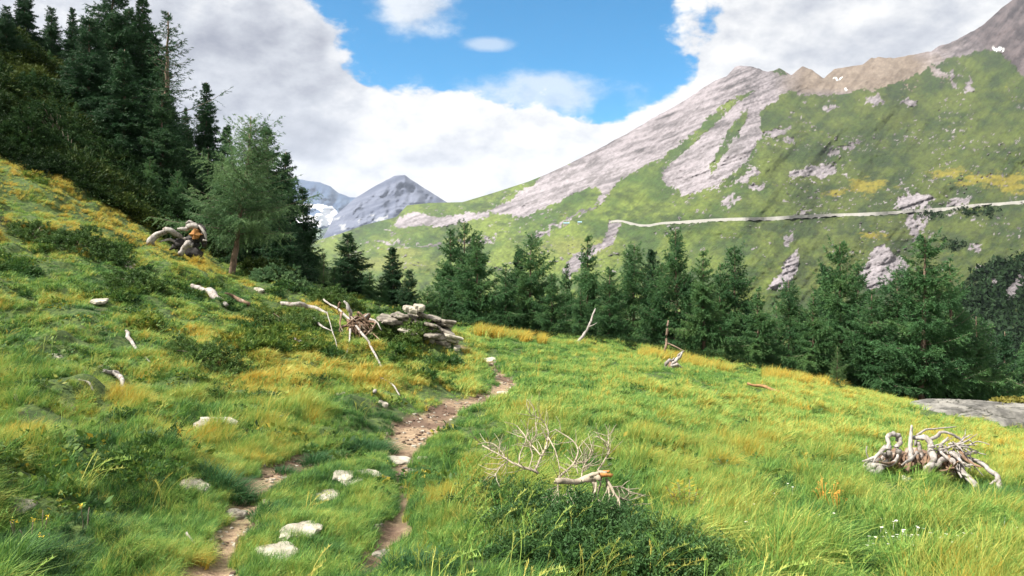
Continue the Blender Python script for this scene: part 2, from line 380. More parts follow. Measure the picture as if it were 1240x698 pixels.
for x, y, rx, ry in [(560,292,26,9),(490,306,30,8),(700,300,60,16),(470,320,60,12)]:
    yg = np.maximum(yg, np.exp(-(((U - x) / rx) ** 2 + ((Vv - y) / ry) ** 2)))
yg = sstep(.3, .9, yg + .3 * gf) * .7
col = col * (1 - yg[..., None]) + np.array((0.33, 0.33, 0.10)) * yg[..., None]
st = fbm((U * 0.34 + Vv * 0.94) / 3.2 + 0.7 * fbm(U / 50, Vv / 50, 2, 3), (U * .94 - Vv * .34) / 45., 5, 14, .7)
gf2 = fbm(U / 2.4, Vv / 1.7, 3, 46, .7); jt_ = fbm((U + 1.1 * Vv) / 5., (Vv - .9 * U) / 40., 4, 47, .65)
tone = .58 + .75 * st + .18 * gf + .15 * gf2 + .35 * jt_ + .25 * gn
rock = L((0.10, 0.092, 0.105), (0.60, 0.55, 0.62), sstep(-.05, 1.05, tone))
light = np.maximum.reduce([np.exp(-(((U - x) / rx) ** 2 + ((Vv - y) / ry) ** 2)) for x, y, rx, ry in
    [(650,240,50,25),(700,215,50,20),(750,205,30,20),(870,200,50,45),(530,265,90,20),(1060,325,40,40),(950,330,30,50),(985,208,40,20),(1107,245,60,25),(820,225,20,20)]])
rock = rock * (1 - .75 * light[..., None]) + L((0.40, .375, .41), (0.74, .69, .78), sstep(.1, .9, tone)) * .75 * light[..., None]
beige = sstep(930, 980, U) * sstep(120, 105, Vv) * sstep(1160, 1090, U + .5 * gn * 60)
rock = rock * (1 - beige[..., None]) + L((0.30, 0.235, 0.19), (0.52, 0.43, 0.36), sstep(0, 1, .5 + .6 * streak + .5 * gf)) * beige[..., None]
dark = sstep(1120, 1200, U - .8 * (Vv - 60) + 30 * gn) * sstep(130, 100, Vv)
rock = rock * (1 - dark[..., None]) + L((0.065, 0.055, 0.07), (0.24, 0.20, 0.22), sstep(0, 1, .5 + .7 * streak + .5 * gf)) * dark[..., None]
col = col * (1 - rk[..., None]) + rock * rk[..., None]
sn = np.zeros(U.shape, bool); a2, b2 = warp(U, Vv, 7, 5)
for e in [(1209,60,7,3.4,.15),(1014,96,3.5,1.8,0),(1025,108,3,1.4,0)]: sn |= ell(a2, b2, *e)
col[sn] = (0.81, 0.83, 0.86)
col = col * np.clip(1 + .45 * gf2 * (1 - .5 * rk), .5, 1.6)[..., None]
full = np.concatenate([col[:1].repeat(2, 0), col, col[-1:].repeat(3, 0)], 0)
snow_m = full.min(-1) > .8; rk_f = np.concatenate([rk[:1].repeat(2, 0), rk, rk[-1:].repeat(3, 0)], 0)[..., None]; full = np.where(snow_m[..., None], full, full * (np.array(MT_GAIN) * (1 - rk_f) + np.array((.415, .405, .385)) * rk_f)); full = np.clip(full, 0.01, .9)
m_mt, t, b = mat_new('mountain_surface')
ca = t.new('ShaderNodeAttribute', attribute_name='surf').outputs['Color']
gp = t.new('ShaderNodeNewGeometry').outputs['Position']
nn = t.noise(gp, 0.12, 8, .7); nn2 = t.noise(gp, .6, 5, .7)
v1 = t.math('ADD', .10, t.math('ADD', t.math('MULTIPLY', nn, 1.1), t.math('MULTIPLY', nn2, .6))); cc = t.mix(1.0, ca, t.ramp(v1, [(0, 0.0), (1, 1.0)]), 'MULTIPLY')
t.put(b.inputs['Base Color'], cc); b.inputs['Roughness'].default_value = .95
bp = t.new('ShaderNodeBump'); bp.inputs['Strength'].default_value = .7; bp.inputs['Distance'].default_value = 6
t.put(bp.inputs['Height'], t.math('ADD', nn, t.math('MULTIPLY', nn2, .3))); t.put(b.inputs['Normal'], bp.outputs[0])
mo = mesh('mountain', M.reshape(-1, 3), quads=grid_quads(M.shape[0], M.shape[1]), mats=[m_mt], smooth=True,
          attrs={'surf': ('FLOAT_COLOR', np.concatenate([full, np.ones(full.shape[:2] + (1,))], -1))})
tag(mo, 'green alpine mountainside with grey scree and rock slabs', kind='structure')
def far_pt(px, py, lift=0.0):
    u = np.array([float(px)]); v = np.array([float(py)]); d = far_D(u, v)[0]
    return Vector(((px - CX) / FPX * d, d, (HY - py) / FPX * d + lift))

# far peaks, blue distance haze painted into their rock colour: cones of ridges several kilometres off
def peak(name, sil, D0, depth, label, seed, colf):
    u = np.arange(sil[0][0], sil[-1][0] + .1, 1.5); top = curve(sil, u) + .5 * fbm(u / 8, u * 0, 3, seed)
    rows = 130; k = np.linspace(0, 1, rows)[:, None]
    v = top[None] + (345 - top[None]) * k
    D = D0 - depth * k ** .9 * (1 + 0 * v); UU = u[None].repeat(rows, 0)
    D = D * (1 + (.035 * fbm(UU / 30, v / 40, 3, seed + 1) + .014 * fbm((UU + .5 * v) / 9, v / 16, 4, seed + 2) + .006 * fbm(UU / 40, v / 3, 3, seed + 7)) * sstep(0, .1, k))
    P = np.stack([(UU - CX) / FPX * D, D, (HY - v) / FPX * D], -1)
    bk = np.stack([(u - CX) / FPX * D0 * 1.15, np.full(len(u), D0 * 1.15), (HY - top) / FPX * D0 - 900], -1)[None]
    P = np.concatenate([bk, P], 0); c = colf(UU, v); c = np.concatenate([c[:1], c], 0)
    o = mesh(name, P.reshape(-1, 3), quads=grid_quads(P.shape[0], P.shape[1])[:, ::-1], mats=[m_mt], smooth=True,
             attrs={'surf': ('FLOAT_COLOR', np.concatenate([c, np.ones(c.shape[:2] + (1,))], -1))})
    return tag(o, label, kind='structure')
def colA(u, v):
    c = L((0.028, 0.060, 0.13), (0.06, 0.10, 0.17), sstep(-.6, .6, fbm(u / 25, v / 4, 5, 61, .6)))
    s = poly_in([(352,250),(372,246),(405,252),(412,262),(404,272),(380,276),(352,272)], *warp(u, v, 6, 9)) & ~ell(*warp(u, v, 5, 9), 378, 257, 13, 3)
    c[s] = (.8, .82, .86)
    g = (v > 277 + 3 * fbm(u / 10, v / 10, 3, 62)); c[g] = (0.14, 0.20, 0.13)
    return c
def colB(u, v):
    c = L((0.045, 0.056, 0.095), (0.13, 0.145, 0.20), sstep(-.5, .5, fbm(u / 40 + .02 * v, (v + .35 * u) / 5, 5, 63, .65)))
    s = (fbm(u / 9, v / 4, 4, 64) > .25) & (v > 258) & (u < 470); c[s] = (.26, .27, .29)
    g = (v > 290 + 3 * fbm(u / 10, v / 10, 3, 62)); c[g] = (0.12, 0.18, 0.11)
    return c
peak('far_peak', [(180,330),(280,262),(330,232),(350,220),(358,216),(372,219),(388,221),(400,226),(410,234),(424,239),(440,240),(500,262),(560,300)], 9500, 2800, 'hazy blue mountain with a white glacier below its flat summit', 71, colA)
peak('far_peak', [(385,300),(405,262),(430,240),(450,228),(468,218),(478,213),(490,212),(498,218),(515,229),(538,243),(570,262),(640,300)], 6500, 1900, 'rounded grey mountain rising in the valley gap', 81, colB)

# mountain road: carriageway cut into the slope, with its stone retaining wall
def ribbon_far(px_list, wid, drop):
    pts = []
    for (x0, y0), (x1, y1) in zip(px_list[:-1], px_list[1:]):
        k = max(2, int(abs(x1 - x0) / 3)); 
        for i in range(k): pts.append(far_pt(x0 + (x1 - x0) * i / k, y0 + (y1 - y0) * i / k))
    pts.append(far_pt(*px_list[-1]))
    Vt = []
    ys_ = np.array([p.y for p in pts]); zs_ = np.array([p.z for p in pts]); ker = np.ones(5) / 5
    if len(pts) > 9:
        ys_[2:-2] = np.convolve(ys_, ker, 'valid'); zs_[2:-2] = np.convolve(zs_, ker, 'valid')
    for i, p in enumerate(pts):
        j = .6 * math.sin(i * 1.7) + random.uniform(-.4, .4)
        y, z = ys_[i], zs_[i]
        Vt += [(p.x, y + 6, z + 1.0), (p.x, y - wid, z + 1.0), (p.x, y - wid, z + 2.0), (p.x, y - wid - .6, z + 2.0), (p.x, y - wid - 1.0, z - drop * (.7 + .5 * math.sin(i * .31) * math.sin(i * .11)) + .8 * j)]
    q = []
    for i in range(len(pts) - 1):
        for k in range(4): q.append((i * 5 + k, i * 5 + k + 1, i * 5 + 6 + k, i * 5 + 5 + k))
    return Vt, q
random.seed(3)
m_road, t, b = mat_new('pale_road_stone')
gp = t.new('ShaderNodeNewGeometry').outputs['Position']
t.put(b.inputs['Base Color'], t.mix(t.noise(gp, .35, 5, .7), (0.20, 0.195, 0.18), (0.42, 0.405, 0.38))); b.inputs['Roughness'].default_value = .9
Vt, q = ribbon_far([(1330,240),(1240,246),(1205,249),(1180,250),(1150,254),(1130,255),(1080,259),(1040,261),(1000,262),(960,264),(930,266),(880,267),(840,269),(822,270.5),(800,271.5),(782,275),(768,273),(755,269),(742,268),(737,271)], 2.6, 1.3)
tag(mesh('road', Vt, F=q, mats=[m_road]), 'pale mountain road cut across the green slope', kind='structure')

# ------------------------------------------------------------------ foliage and wood materials
def leaf_mat(name, stops, trans=.35, var=0.35, rough=.6, attr=True, nscale=0.7):
    """stops: colours along the instance's own tint (0..1)"""
    m, t, b = mat_new(name)
    if attr:
        ti = t.new('ShaderNodeAttribute', attribute_type='INSTANCER', attribute_name='tint').outputs['Fac']
    else:
        oi = t.new('ShaderNodeObjectInfo').outputs['Random']
        pos = t.new('ShaderNodeTexCoord').outputs['Object']
        ti = t.math('ADD', t.math('MULTIPLY', t.noise(pos, nscale, 3, .6), .75), t.math('MULTIPLY', oi, .25))
    rn = t.new('ShaderNodeAttribute', attribute_name='rnd').outputs['Fac']
    ti = t.math('ADD', ti, t.math('MULTIPLY', t.math('SUBTRACT', rn, .5), var), clamp=True)
    c = t.ramp(ti, stops)
    c = t.mix(1.0, c, t.ramp(t.math('FRACT', t.math('MULTIPLY', rn, 7.31)), [(0, .72), (1, 1.0)]), 'MULTIPLY')
    t.put(b.inputs['Base Color'], c); b.inputs['Roughness'].default_value = rough; b.inputs['Specular IOR Level'].default_value = .08 if ('far' in name or 'bank' in name) else .25
    tr = t.new('ShaderNodeBsdfTranslucent'); t.put(tr.inputs[0], c)
    mx = t.new('ShaderNodeMixShader'); mx.inputs[0].default_value = trans
    t.l.new(b.outputs[0], mx.inputs[1]); t.l.new(tr.outputs[0], mx.inputs[2])
    t.l.new(mx.outputs[0], t.n['Material Output'].inputs[0])
    return m
m_grass = leaf_mat('grass_blades', [(0, (0.022, 0.070, 0.024)), (.25, (0.060, 0.165, 0.036)), (.45, (0.150, 0.320, 0.062)), (.62, (0.31, 0.46, 0.095)), (.8, (0.53, 0.52, 0.13)), (1, (0.60, 0.40, 0.055))], trans=.27, var=.42)
m_heath = leaf_mat('heath_leaves', [(0, (0.020, 0.062, 0.020)), (.4, (0.060, 0.14, 0.028)), (.75, (0.17, 0.24, 0.035)), (1, (0.38, 0.30, 0.04))], trans=.3, var=.45)
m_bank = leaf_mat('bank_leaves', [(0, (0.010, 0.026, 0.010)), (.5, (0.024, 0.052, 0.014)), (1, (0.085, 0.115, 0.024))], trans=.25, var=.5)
m_larch = leaf_mat('larch_needles', [(0, (0.035, 0.100, 0.042)), (.5, (0.080, 0.190, 0.068)), (1, (0.20, 0.33, 0.105))], trans=.35, var=.6, attr=False)
m_spruce = leaf_mat('spruce_needles', [(0, (0.018, 0.055, 0.026)), (.5, (0.042, 0.108, 0.044)), (1, (0.100, 0.190, 0.066))], trans=.22, var=.35, attr=False)
m_fresh = leaf_mat('pale_larch_needles', [(0, (0.055, 0.12, 0.045)), (.5, (0.12, 0.22, 0.08)), (1, (0.21, 0.32, 0.11))], trans=.4, var=.4, attr=False)
m_hero = leaf_mat('grey_green_larch_needles', [(0, (0.042, 0.105, 0.048)), (.5, (0.105, 0.21, 0.090)), (1, (0.24, 0.36, 0.15))], trans=.35, var=.6, attr=False)
m_juni = leaf_mat('juniper_needles', [(0, (0.018, 0.058, 0.020)), (.5, (0.058, 0.135, 0.038)), (1, (0.16, 0.25, 0.065))], trans=.2, var=.5, attr=False, nscale=4)
def wood_mat(name, a, b_, c=None, scale=14., rough=.85):
    m, t, b = mat_new(name)
    tcx = t.new('ShaderNodeTexCoord').outputs['Object']; mp = t.new('ShaderNodeMapping'); t.l.new(tcx, mp.inputs[0]); mp.inputs['Scale'].default_value = (1, 1, .35)
    n1 = t.noise(mp.outputs[0], scale, 6, .7, .6); n2 = t.noise(tcx, scale * 5, 4, .7)
    cc = t.mix(t.smooth(n1, .32, .66), a, b_)
    if c: cc = t.mix(t.smooth(t.noise(tcx, scale * .35, 3, .6), .56, .68), cc, c)
    cc = t.mix(t.smooth(n2, .62, .72), cc, tuple(x * .3 for x in a))
    t.put(b.inputs['Base Color'], cc); b.inputs['Roughness'].default_value = rough
    bp = t.new('ShaderNodeBump'); bp.inputs['Strength'].default_value = .7; bp.inputs['Distance'].default_value = .012
    t.put(bp.inputs['Height'], t.math('ADD', n1, t.math('MULTIPLY', n2, .4))); t.put(b.inputs['Normal'], bp.outputs[0])
    return m
m_bark = wood_mat('rough_bark', (0.08, 0.055, 0.04), (0.24, 0.165, 0.115))
m_twig = wood_mat('twig_bark', (0.09, 0.07, 0.05), (0.20, 0.16, 0.12))
m_dead = wood_mat('weathered_grey_wood', (0.17, 0.15, 0.135), (0.40, 0.37, 0.345), (0.13, 0.095, 0.07))
m_dead2 = wood_mat('bleached_twig', (0.22, 0.185, 0.135), (0.42, 0.36, 0.27))
m_rot = wood_mat('brown_rotten_wood', (0.09, 0.055, 0.035), (0.24, 0.15, 0.095), (0.33, 0.27, 0.22))
m_core = wood_mat('orange_heartwood', (0.20, 0.08, 0.02), (0.40, 0.19, 0.05))
m_brown = wood_mat('orange_brown_wood', (0.15, 0.075, 0.03), (0.30, 0.17, 0.07))
m_char = wood_mat('blackened_wood', (0.008, 0.007, 0.007), (0.034, 0.028, 0.025))
def rock_mat(name, a, b_, lich=(0.25, 0.25, 0.14), scale=6.):
    m, t, b = mat_new(name)
    tcx = t.new('ShaderNodeTexCoord').outputs['Object']
    n1 = t.noise(tcx, scale, 7, .65); n2 = t.noise(tcx, scale * 6, 5, .7)
    cc = t.mix(t.smooth(n1, .35, .65), a, b_); cc = t.mix(t.smooth(n2, .60, .72), cc, tuple(x * .45 for x in a))
    cc = t.mix(t.math('MULTIPLY', t.smooth(t.noise(tcx, scale * .7, 4, .6), .60, .68), .6), cc, lich)
    t.put(b.inputs['Base Color'], cc); b.inputs['Roughness'].default_value = .9
    bp = t.new('ShaderNodeBump'); bp.inputs['Strength'].default_value = .6; bp.inputs['Distance'].default_value = .02
    t.put(bp.inputs['Height'], t.math('ADD', n1, t.math('MULTIPLY', n2, .4))); t.put(b.inputs['Normal'], bp.outputs[0])
    return m
m_stone = rock_mat('pale_path_stone', (0.25, 0.225, 0.18), (0.47, 0.43, 0.36))
m_slate = rock_mat('grey_brown_slab', (0.10, 0.085, 0.068), (0.29, 0.26, 0.215), scale=9)
m_clod = rock_mat('earth_clod', (0.05, 0.03, 0.019), (0.14, 0.088, 0.056), lich=(0.10, 0.07, 0.045), scale=20)
m_bould = rock_mat('grey_boulder', (0.075, 0.072, 0.066), (0.225, 0.215, 0.195), lich=(0.16, 0.16, 0.09), scale=2.2)
m_moss = leaf_mat('moss', [(0, (0.10, 0.12, 0.02)), (1, (0.30, 0.24, 0.05))], trans=.1, attr=False)
m_petal, t_, b_ = mat_new('yellow_petals'); b_.inputs['Base Color'].default_value = (.75, .55, .03, 1); b_.inputs['Roughness'].default_value = .7
m_petal_w, t_, b_ = mat_new('white_petals'); b_.inputs['Base Color'].default_value = (.75, .72, .66, 1); b_.inputs['Roughness'].default_value = .7
m_petal_o, t_, b_ = mat_new('orange_stems'); b_.inputs['Base Color'].default_value = (.50, .24, .03, 1); b_.inputs['Roughness'].default_value = .7

# ------------------------------------------------------------------ tubes
def catmull(P, Rr, k=6):
    P = np.asarray(P, float); Rr = np.asarray(Rr, float)
    if len(P) < 3: 
        s = np.linspace(0, 1, k + 1)[:, None]; return P[0] + (P[-1] - P[0]) * s, Rr[0] + (Rr[-1] - Rr[0]) * s[:, 0]
    E = np.vstack([2 * P[0] - P[1], P, 2 * P[-1] - P[-2]]); out = []; ro = []
    for i in range(1, len(E) - 2):
        for j in range(k):
            s = j / k; p0, p1, p2, p3 = E[i - 1:i + 3]
            out.append(.5 * ((2 * p1) + (-p0 + p2) * s + (2 * p0 - 5 * p1 + 4 * p2 - p3) * s * s + (-p0 + 3 * p1 - 3 * p2 + p3) * s ** 3))
            ro.append(Rr[i - 1] + (Rr[i] - Rr[i - 1]) * s)
    out.append(P[-1]); ro.append(Rr[-1])
    return np.array(out), np.array(ro)
class Geo:
    def __init__(s): s.V = []; s.F = []; s.M = []; s.n = 0
    def add(s, V, F, m=0):
        s.V.append(np.asarray(V, float)); s.F += [tuple(int(i) + s.n for i in f) for f in F]; s.M += [m] * len(F); s.n += len(V)
    def tube(s, P, Rr, sides=7, k=5, rough=.18, m=0, seed=0, cap=True):
        P, Rr = catmull(P, Rr, k); rs = np.random.RandomState(seed + 11)
        if rough > .1 and len(P) > 4:
            jt = rs.randn(len(P), 3); jt = .5 * jt + .25 * np.roll(jt, 1, 0) + .25 * np.roll(jt, -1, 0); jt[0] = 0; P = P + jt * Rr[:, None] * .55
        T = np.gradient(P, axis=0); T /= np.linalg.norm(T, axis=1)[:, None] + 1e-9
        up = np.array([.13, .21, .97]); A_ = np.cross(T, up); A_ /= np.linalg.norm(A_, axis=1)[:, None] + 1e-9; B_ = np.cross(T, A_)
        an = np.linspace(0, 2 * np.pi, sides, endpoint=False); ph = rs.rand() * 6
        ridge = 1 + rough * (np.sin(an * 2 + ph)[None] * .6 + rs.randn(len(P), sides) * .45 + np.sin(np.arange(len(P)) * .7 + ph)[:, None] * .5)
        ring = P[:, None] + (A_[:, None] * np.cos(an)[None, :, None] + B_[:, None] * np.sin(an)[None, :, None]) * (Rr[:, None] * ridge)[..., None]
        V = ring.reshape(-1, 3); F = []
        for i in range(len(P) - 1):
            for j in range(sides): F.append((i * sides + j, i * sides + (j + 1) % sides, (i + 1) * sides + (j + 1) % sides, (i + 1) * sides + j))
        if cap: F += [tuple(range(sides))[::-1], tuple((len(P) - 1) * sides + j for j in range(sides))]
        s.add(V, F, m)
    def build(s, name, mats, parent=None, smooth=True, origin=None):
        V = np.concatenate(s.V)
        o0 = np.array(origin if origin is not None else (0, 0, 0), float)
        o = mesh(name, V - o0, F=s.F, mats=mats, parent=parent, smooth=smooth)
        o.data.polygons.foreach_set('material_index', np.array(s.M, np.int32))
        if parent is None: o.location = Vector(o0.tolist())
        return o

# ------------------------------------------------------------------ conifers
def conifer(seed, H=7.0, Rm=1.9, cb=.10, nb=150, tw=20, nd=20, up=.12, droop=.35, tip=.25, shape=.85, nl=.11, nw=.030, gap=.0, lean=None, irregular=.25, side=.45):
    rs = np.random.RandomState(seed)
    def axis_pt(h):
        x = lean[0] * np.sin(h * 2.2) + .04 * H * np.sin(h * 5 + seed) * .25 if lean else .02 * H * np.sin(h * 4 + seed) * .3
        y = (lean[1] if lean else 0) * np.sin(h * 2.2)
        return np.stack([x + 0 * h, y + 0 * h, h * H], -1)
    tr = Geo(); hh = np.linspace(0, 1, 9); P = axis_pt(hh); P[0, 2] -= .35
    tr.tube(P, H * .017 * (1 - hh * .93) + .008, 8, 3, .12, seed=seed)
    hb = cb + (1 - cb) * (1 - (1 - rs.rand(nb)) ** 1.0) * .985
    hb = np.sort(hb); az_ = np.arange(nb) * 2.39996 + rs.randn(nb) * .5
    rel = (hb - cb) / (1 - cb)
    sect = 1 + irregular * np.sin(az_ * 2 + seed) * np.cos(hb * 9 + seed * 2)
    Lb = Rm * ((1 - rel) ** shape * (.6 + .4 * np.minimum(1, rel / .12)) + .07) * (1 - .45 * rs.rand(nb) ** 2) * sect * (1 + .15 * rs.randn(nb))
    Lb = np.clip(Lb, .08, None)
    if gap: Lb[rs.rand(nb) < gap] *= .35
    base = axis_pt(hb); rad = np.stack([np.cos(az_), np.sin(az_), 0 * az_], -1)
    upb = up + .55 * rel ** 2 + .12 * rs.randn(nb)
    bend = np.cross(rad, [0, 0, 1]) * (.18 * rs.randn(nb))[:, None]
    def bp_(i, s):
        r = rad[i]; Ls = Lb[i][:, None]; s_ = s[:, None]
        z = upb[i] * s - droop * s ** 2 * (1 - rel[i] * .6) + tip * s ** 3
        return base[i] + r * Ls * s_ + bend[i] * Ls * s_ ** 2 + np.stack([0 * z, 0 * z, z * Lb[i]], -1)
    # branch wood
    for i in range(nb):
        s = np.linspace(0, 1, 5); ii = np.full(5, i)
        tr.tube(bp_(ii, s), (.006 + .010 * Lb[i]) * (1 - s * .85) * (H / 7), 3, 1, 0, m=1, cap=False)
    # twigs
    cnt = np.maximum(8, (tw * Lb / Rm * 1.7).astype(int)); bi = np.repeat(np.arange(nb), cnt); N = len(bi)
    s = .04 + .96 * rs.rand(N) ** .95; p = bp_(bi, s); q = bp_(bi, np.minimum(s + .05, 1.1)); tan = q - p; tan /= np.linalg.norm(tan, axis=1)[:, None] + 1e-9
    sgn = np.where(rs.rand(N) < .5, -1, 1)[:, None]
    sd = np.cross(tan, [0, 0, 1]) * sgn
    d = tan * .55 + sd * (.75 * (rs.rand(N)[:, None] * .6 + .6)) + np.array([0, 0, 1]) * (rs.randn(N)[:, None] * .28 - .22)
    d /= np.linalg.norm(d, axis=1)[:, None]
    tl = (Lb[bi] * side * (1.02 - s * .85) * (.5 + .8 * rs.rand(N))) + .05 * H / 7
    # needle slivers
    kn = np.maximum(9, (nd * tl / (Rm * .28)).astype(int)); ti = np.repeat(np.arange(N), kn); K = len(ti)
    r = rs.rand(K); dr = d[ti]
    q0 = p[ti] + dr * (tl[ti] * r)[:, None] + np.stack([0 * r, 0 * r, -.25 * tl[ti] * r * r], -1)
    rv = rs.randn(K, 3); nd_ = dr * .9 + rv * .55; nd_ /= np.linalg.norm(nd_, axis=1)[:, None]
    ln = nl * (.6 + .8 * rs.rand(K)); wv_ = np.cross(nd_, rs.randn(K, 3)); wv_ /= np.linalg.norm(wv_, axis=1)[:, None] + 1e-9
    a = q0 - wv_ * (nw * .5); c = q0 + wv_ * (nw * .5); e = q0 + nd_ * ln[:, None]
    Vn = np.stack([a, c, e], 1).reshape(-1, 3); Tn = np.arange(3 * K).reshape(-1, 3)
    rb = rs.rand(nb)[bi][ti] * .55 + rs.rand(N)[ti] * .3 + rs.rand(K) * .15
    return tr, Vn, Tn, np.repeat(rb, 3)
def make_tree(name, data, mat, link=True):
    tr, Vn, Tn, rb = data
    root = bpy.data.objects.new(name, None); C.objects.link(root); root.empty_display_size = .3
    tr.build('trunk', [m_bark, m_twig], root)
    mesh('crown', Vn, tris=Tn, mats=[mat], parent=root, attrs={'rnd': ('FLOAT', rb)})
    root.location.z = 0
    return root
def copy_tree(o, parent=None):
    c = o.copy(); C.objects.link(c); c.parent = parent
    for ch in list(o.children): copy_tree(ch, c)
    return c
TREES = {}
def proto(kind):
    return TREES[kind]
specs = {
 'larch_a': ('larch_tree', dict(seed=1, H=7, Rm=2.1, cb=.13, nb=140, tw=36, nd=34, up=.18, droop=.30, tip=.34, gap=.14, irregular=.45), m_larch),
 'larch_b': ('larch_tree', dict(seed=2, H=7, Rm=1.8, cb=.08, nb=150, tw=34, nd=34, up=.10, droop=.32, tip=.28, irregular=.55, gap=.14), m_larch),
 'larch_c': ('larch_tree', dict(seed=3, H=7, Rm=2.3, cb=.10, nb=135, tw=36, nd=34, up=.22, droop=.42, tip=.36, shape=.75, irregular=.6, gap=.14), m_larch),
 'spruce_a': ('spruce_tree', dict(seed=4, H=9, Rm=2.1, cb=.04, nb=230, tw=32, nd=30, up=.02, droop=.30, tip=.16, shape=.9, nl=.15, nw=.042, gap=.12, irregular=.4), m_spruce),
 'spruce_b': ('spruce_tree', dict(seed=5, H=9, Rm=2.6, cb=.03, nb=220, tw=32, nd=30, up=-.02, droop=.26, tip=.2, shape=.8, nl=.15, nw=.044, irregular=.35), m_spruce),
 'thin': ('sparse_larch_tree', dict(seed=6, H=8, Rm=1.5, cb=.2, nb=90, tw=12, nd=16, up=.1, droop=.35, tip=.55, shape=.7, nl=.10, nw=.024, gap=.15), m_spruce),
 'young': ('young_larch_tree', dict(seed=7, H=3, Rm=.95, cb=.03, nb=95, tw=20, nd=24, up=.25, droop=.25, tip=.2, nl=.06, nw=.014), m_fresh),
 'hero': ('leaning_larch_tree', dict(seed=21, H=4.9, Rm=1.95, cb=.20, nb=180, tw=32, nd=40, up=.34, droop=.50, tip=.30, shape=.78, nl=.064, nw=.014, gap=.08, irregular=.5, lean=(.36, .1), side=.42), m_hero),
}
first = {}
def place_tree(kind, px, ptop, Y, label, group='trees behind the meadow', rad=1.0, rz=None, pbase=None):
    X = (px - CX) / FPX * Y
    zb = float(gz(np.array([X]), np.array([Y]))[0])
    H0 = specs[kind][1]['H']; Hh = (HY - ptop) / FPX * Y - zb
    if kind not in first:
        o = make_tree(specs[kind][0], conifer(**specs[kind][1]), specs[kind][2]); first[kind] = o
    else: o = copy_tree(first[kind])
    s = max(.15, Hh / H0); o.location = (X, Y, zb - .05); o.rotation_euler = (0, 0, rz if rz is not None else random.uniform(0, 6.28)); o.scale = (s * rad, s * rad, s)
    return tag(o, label, 'tree', group)
random.seed(11)
GF, GM = 'conifers on the steep wooded bank', 'larches behind the meadow'
# steep bank on the left, far ones first
for k, px, pt, Y, rd, lab in [
    ('spruce_b', -40, -60, 36, 1.16, 'dark spruce at the upper left corner, cut by the frame'),
    ('spruce_a', 30, -25, 37, 1.09, 'tall dark spruce at the top of the bank, second from the corner'),
    ('spruce_b', 62, 8, 41, 1.01, 'dark spruce whose tip shows left of the tallest spruce clump'),
    ('spruce_a', 88, 8, 39, 0.87, 'narrow spruce with pointed tip just left of the tallest spruces'),
    ('spruce_b', 138, -45, 35, 0.96, 'tallest spruce on the bank, its tip above the frame'),
    ('spruce_a', 118, 40, 32, 1.01, 'spruce standing in front of the tallest spruce, slightly lighter'),
    ('spruce_a', 172, -12, 36, 0.90, 'tall dark spruce right of the tallest spruce'),
    ('thin', 203, 14, 34, 1.35, 'bare sparse larch with open branches against the grey cloud'),
    ('larch_b', 160, 95, 31, 1.09, 'dim green larch in the middle of the wooded bank'),
    ('spruce_b', 205, 118, 33, 1.09, 'broad dark spruce below the bare sparse larch'),
    ('spruce_a', 249, 98, 38, 0.90, 'pointed spruce standing alone right of the bare larch'),
    ('spruce_b', 228, 160, 34, 1.01, 'dark spruce under the lone pointed spruce'),
    ('larch_b', 182, 188, 27.5, 1.16, 'small green larch low on the bank above the arched stump'),
    ('young', 118, 195, 27, .9, 'young larch low on the bank left of the dark hollow'),
    ('spruce_a', 275, 150, 32, 1.01, 'dark spruce directly behind the leaning larch'),
    ('spruce_b', 322, 152, 29, 0.90, 'tall spruce at the right shoulder of the leaning larch'),
    ('spruce_a', 345, 182, 30, 0.90, 'spruce with stepped outline between two others by the valley'),
    ('spruce_b', 366, 226, 31, 0.90, 'rightmost dark spruce of the clump beside the leaning larch'),
    ('spruce_a', 338, 240, 26.5, 1.16, 'low dark spruce filling the foot of the spruce clump'),
    ('young', 392, 304, 27, .9, 'small pale yellow-green larch right of the spruce clump'),
    ('spruce_b', 421, 282, 35, 1.45, 'dark pointed spruce standing before the green valley slope'),
    ('larch_b', 448, 328, 33, 1.23, 'short round-topped larch between two dark spruces'),
    ('spruce_a', 476, 298, 36, 1.2, 'thin-tipped spruce left of the stone pile'),
    ('larch_a', 405, 322, 31, 1.2, 'light green larch between the spruce clump and the dark pointed spruce'),
    ('spruce_b', 436, 330, 36, 1.3, 'bushy conifer touching the right side of the dark pointed spruce'),
    ('larch_a', 462, 335, 31, 1.3, 'low spreading larch left of the thin-tipped spruce'),
    ('larch_c', 518, 345, 30, 1.2, 'low larch joining the stone pile trees to the row'),
    ('larch_b', 532, 325, 34, 1.1, 'dim larch at the very left end of the row'),
    ('spruce_b', 496, 326, 33, 1.09, 'low bushy spruce just above the stone pile')]:
    place_tree(k, px, pt, Y, lab, GF if px < 380 else 'small conifers above the stone pile', rd)
